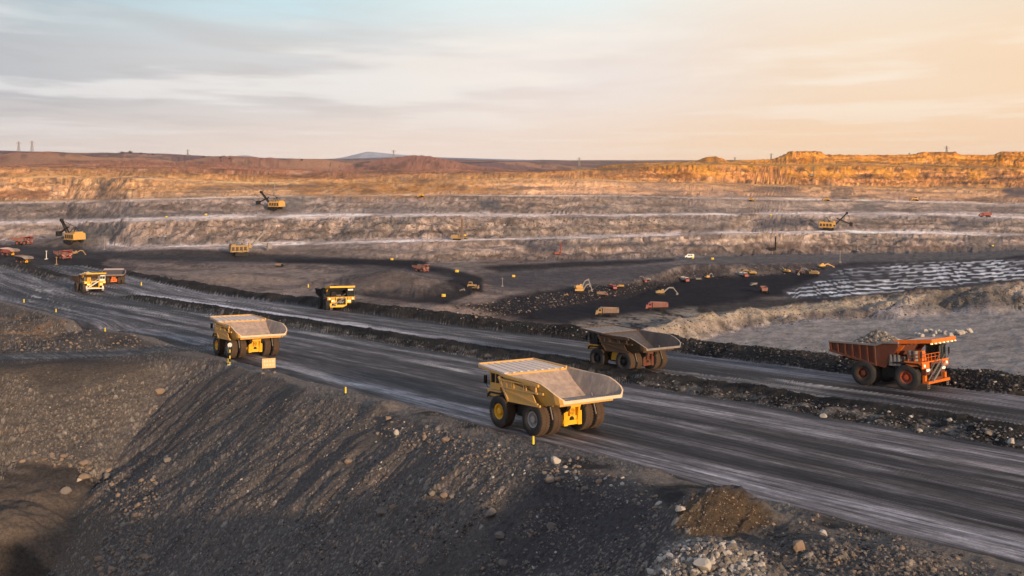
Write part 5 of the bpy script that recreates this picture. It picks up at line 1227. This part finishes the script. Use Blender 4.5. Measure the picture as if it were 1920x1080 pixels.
# roadside marker posts: build one, copy the rest
def marker():
    t = empty('marker_post', '', 'marker post', 'yellow marker posts along the haul road')
    m = MB(); m.cyl((0, 0, .1), (0, 0, 1.15), .17, .14, 10); m.build('post', YM, t)
    m = MB(); m.cyl((0, 0, 0), (0, 0, .1), .3, .24, 12); m.build('foot', BLACK, t)
    return t
m0 = marker(); first = True
for lab, px, py in [('yellow marker post on the road edge below the nearest yellow truck', 1000, 834), ('yellow marker post right of the yellow sign board', 648, 738), ('leftmost yellow marker post by the road', 45, 568),
                    ('yellow marker post second from the left by the road', 105, 586), ('yellow marker post at the corner of the side track', 197, 622), ('short yellow marker post at the foot of the striped warning pole', 427, 682),
                    ('yellow marker post at the tip of the middle bank', 265, 536), ('yellow marker post on the bank beyond the upper road', 578, 540)]:
    if first: o = m0; first = False
    else:
        o = m0.copy(); COL.objects.link(o)
        for ch in list(m0.children): c = ch.copy(); COL.objects.link(c); c.parent = o
    o['label'] = lab; p = at(px, py); o.location = p; k = 0.78 * max(1, p.y / 240); o.scale = (k, k, k)
# striped warning pole
t = empty('warning_pole', 'tall yellow and black striped warning pole with round head by the sign board', 'warning pole')
m = MB()
for i in range(6): m.cyl((0, 0, i * .62), (0, 0, i * .62 + .62), .13, .13, 10, i % 2)
m.build('pole', [YM, BLACK], t)
m = MB(); m.cyl((0, -.1, 4.0), (0, .1, 4.0), .46, .46, 20); m.build('head', WHITE, t)
m = MB(); m.box(-.5, .5, -.5, .5, 0, .12, top=(.1, .1, .1, .1)); m.build('base', WHITE, t)
t.location = at(431, 684); t.scale = (.8, .8, .85)
# sign board
SG1, _nt, _b = mat_new('faded yellow sign'); _b.inputs['Base Color'].default_value = (0.52, 0.36, 0.18, 1)
SG2, _nt, _b = mat_new('pale sign lettering'); _b.inputs['Base Color'].default_value = (0.72, 0.62, 0.46, 1)
t = empty('sign_board', 'yellow sign board with two rows of pale lettering on the road edge', 'sign')
m = MB(); m.box(-1.25, 1.25, -.06, .06, 1.0, 2.75); bo = m.build('board', SG1, t)
rr = random.Random(5); m = MB()
for row in range(2):
    for i in range(4):
        cx, cz = -.84 + i * .56, 2.28 - row * .72
        for _ in range(4):
            if rr.random() < .5: z = cz + rr.uniform(-.18, .18); m.box(cx - .17, cx + .17, -.075, -.06, z - .025, z + .025)
            else: x = cx + rr.uniform(-.14, .14); m.box(x - .025, x + .025, -.075, -.06, cz - .2, cz + .2)
m.build('lettering', SG2, bo)
m = MB(); m.box(-1.3, 1.3, -.08, .08, .92, 1.0); m.box(-1.3, 1.3, -.08, .08, 2.75, 2.82); m.build('frame', Y_PAINT, bo)
for sx in (-.9, .9): m = MB(); m.beam((sx, .12, -.2), (sx, .12, 1.2), .14); m.build('post', BLACK, t)
for sx in (-1.1, 1.1): m = MB(); m.box(sx - .35, sx + .35, -.4, .4, -.1, .22, top=(.1, .1, .1, .1)); m.build('ballast', ROCKM, t)
t.location = at(504, 699); t.rotation_euler = (0, 0, R(18)); t.scale = (.82, .82, .82)
# thin poles and pylons
def pole(label, px, py, hpx, mat=VIO, top=True, group='thin cable poles in the pit'):
    p = at(px, py); h = hpx * p.y / F; t = empty('cable_pole', label, 'pole', group); r = .0004 * p.y
    m = MB(); m.cyl((0, 0, 0), (0, 0, h), r, r * .7, 8); m.build('post', mat, t)
    m = MB(); m.box(-h * .12, h * .12, -r, r, h * .93, h * .97); m.build('crossarm', mat, t)
    m = MB(); m.box(-r * 3, r * 3, -r * 3, r * 3, -.1, r * 1.5); m.build('base', mat, t); t.location = p
for a in [('white cable pole by the far left trucks', 87, 486, 16, WHITE), ('pinkish cable pole on the black floor left', 106, 496, 14, TANY), ('cable pole below the rubble face at left', 196, 468, 22, VIO), ('cable pole right of the shovel on the upper bench', 515, 362, 22, VIO),
          ('slender cable pole in the middle of the grey slope', 942, 537, 16, VIO), ('tall pole on the left end of the right-hand wall, before the sky', 1372, 390, 30, VIO), ('thin pole before the right-hand benches', 1608, 470, 20, VIO), ('thin pole right of the dark drill', 1575, 492, 22, VIO)]:
    pole(*a)
def pylon(label, px, py, hpx):
    p = at(px, py) if px < 1150 else None
    if p is None or p.y < 1500:
        Y = 2500.0; p = Vector(((px - 960) / F * Y, Y, -(py + 6 - HZ) / F * Y - 2))
    h = (hpx + 3) * p.y / F; w = h * .13; r = .00017 * p.y
    t = empty('pylon', label, 'pylon', 'lattice pylons on the skyline'); m = MB()
    for sx in (-1, 1):
        for sy in (-1, 1): m.beam((sx * w, sy * w, -4), (sx * w * .15, sy * w * .15, h), r * 1.5)
    for i in range(5):
        f, g = i / 5, (i + 1) / 5; a, b = w * (1 - .85 * f), w * (1 - .85 * g)
        for sy in (-1, 1): m.beam((-a, sy * a, h * f), (b, sy * b, h * g), r); m.beam((a, sy * a, h * f), (-b, sy * b, h * g), r)
    m.build('tower', VIO, t); m = MB()
    for f, l in ((.78, .3), (.9, .22)): m.beam((-h * l, 0, h * f), (h * l, 0, h * f), r * 1.6)
    m.build('crossarm', VIO, t); t.location = p
for a in [('leftmost pylon on the skyline at far left', 35, 283, 15), ('second pylon from the left on the skyline', 60, 283, 16), ('small pylon on the left hills', 352, 292, 9), ('pylon standing before the blue mountain', 738, 298, 14), ('faint pylon near the end of the blue ridge', 1086, 312, 14),
          ('pylon left of the flat-topped hill, left one', 1378, 298, 8), ('pylon directly left of the flat-topped hill', 1446, 292, 9), ('small pylon right of the flat-topped hill', 1705, 290, 8), ('tallest pylon on the skyline at the right', 1775, 286, 17)]:
    pylon(*a)
# bushes and small trees on the left skyline
LEAF = paint('dark dry foliage', (0.045, 0.040, 0.028), (0.09, 0.06, 0.04), 0.3, 0.9, top=0.1)
for i, (px, py, hp) in enumerate([(229, 289, 5), (244, 289, 6), (264, 290, 4), (287, 291, 3), (382, 296, 4), (414, 298, 4), (430, 299, 4), (566, 302, 4)]):
    p = at(px, py); h = hp * p.y / F; rr = random.Random(70 + i)
    t = empty('tree', ['lone dark tree at the left of the skyline row', 'tallest dark tree on the left skyline', 'bushy dark tree right of the tallest one', 'low tree at the right end of the first skyline row', 'dark tree left of a pair further along the hill', 'left tree of the pair on the hill slope', 'right tree of the pair on the hill slope', 'single dark tree above the central hills'][i], 'tree', 'small trees on the left skyline')
    m = MB(); m.cyl((0, 0, -2), (0, 0, h * .6), h * .05, h * .03, 7); m.build('trunk', BLACK, t); m = MB()
    for _ in range(260):
        q = Vector((rr.gauss(0, .33), rr.gauss(0, .33), rr.gauss(.62, .2))) * h; s_ = h * rr.uniform(.04, .09); a = Vector((rr.gauss(0, 1), rr.gauss(0, 1), rr.gauss(0, 1))).normalized() * s_; b = a.orthogonal().normalized() * s_
        m.add([q - a, q + b, q + a, q - b], [(0, 1, 2, 3)])
    m.build('crown', LEAF, t); t.location = p

# distant mountains, haze painted into their pale blue, and the plain beyond
M_MTN = ground_mat('far mountain', 0.97, 0.3, (0.004, 0.02), 0.3, 0.1)
def range_mesh(name, Y, pts, depth, col, seed):
    xs = np.linspace(pts[0][0], pts[-1][0], 240); n = 26; top = np.interp(xs, [p[0] for p in pts], [p[1] for p in pts])
    V = []; 
    for j in range(n):
        f = j / (n - 1); yy = Y + depth * (f - .5); prof = math.sin(math.pi * f) ** 1.3
        Xv = (xs - 960) / F * Y; z0 = -60.0; zt = (HZ - top) / F * Y
        z = z0 + (zt - z0) * prof * (1 + 0.05 * fbm(Xv / 900, np.full_like(Xv, yy / 900), seed, 4))
        V.append(np.stack([Xv, np.full_like(Xv, yy), z], -1))
    V = np.stack(V); me = C.meshes.new(name); idx = np.arange(n * 240).reshape(n, 240)
    fs = np.stack([idx[:-1, :-1], idx[:-1, 1:], idx[1:, 1:], idx[1:, :-1]], -1).reshape(-1, 4)
    me.from_pydata(V.reshape(-1, 3).tolist(), [], fs.tolist()); ca = me.color_attributes.new('Col', 'FLOAT_COLOR', 'POINT'); ca.data.foreach_set('color', np.tile(np.array([*col, 1], np.float32), n * 240)); me.materials.append(M_MTN)
    o = C.objects.new(name, me); COL.objects.link(o); o['kind'] = 'structure'
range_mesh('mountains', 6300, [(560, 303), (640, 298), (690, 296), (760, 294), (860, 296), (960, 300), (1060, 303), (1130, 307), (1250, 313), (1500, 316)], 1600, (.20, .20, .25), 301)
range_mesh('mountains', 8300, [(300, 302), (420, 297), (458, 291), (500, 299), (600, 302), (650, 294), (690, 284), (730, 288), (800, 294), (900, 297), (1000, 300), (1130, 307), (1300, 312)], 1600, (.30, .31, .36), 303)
me = C.meshes.new('plain'); me.from_pydata([(-6500, 5200, -62), (6500, 5200, -62), (6500, 9300, -62), (-6500, 9300, -62)], [], [(0, 1, 2, 3)])
PL, _nt, _b = mat_new('far plain'); _b.inputs['Base Color'].default_value = (.14, .12, .11, 1); _b.inputs['Roughness'].default_value = 1.0; me.materials.append(PL)
o = C.objects.new('plain', me); COL.objects.link(o); o['kind'] = 'structure'

# dusty air
HAZE = True
if HAZE:
    m = MB(); m.box(-7000, 7000, -400, 9500, -130, 75); hz_m = C.materials.new('haze'); hz_m.use_nodes = True; nt = hz_m.node_tree; nt.nodes.clear()
    v = nt.nodes.new('ShaderNodeVolumePrincipled'); v.inputs['Color'].default_value = (0.90, 0.93, 1.0, 1); v.inputs['Density'].default_value = 0.000018; v.inputs['Anisotropy'].default_value = 0.0
    ou = nt.nodes.new('ShaderNodeOutputMaterial'); nt.links.new(v.outputs[0], ou.inputs['Volume'])
    o = m.build('haze', hz_m); o['kind'] = 'stuff'
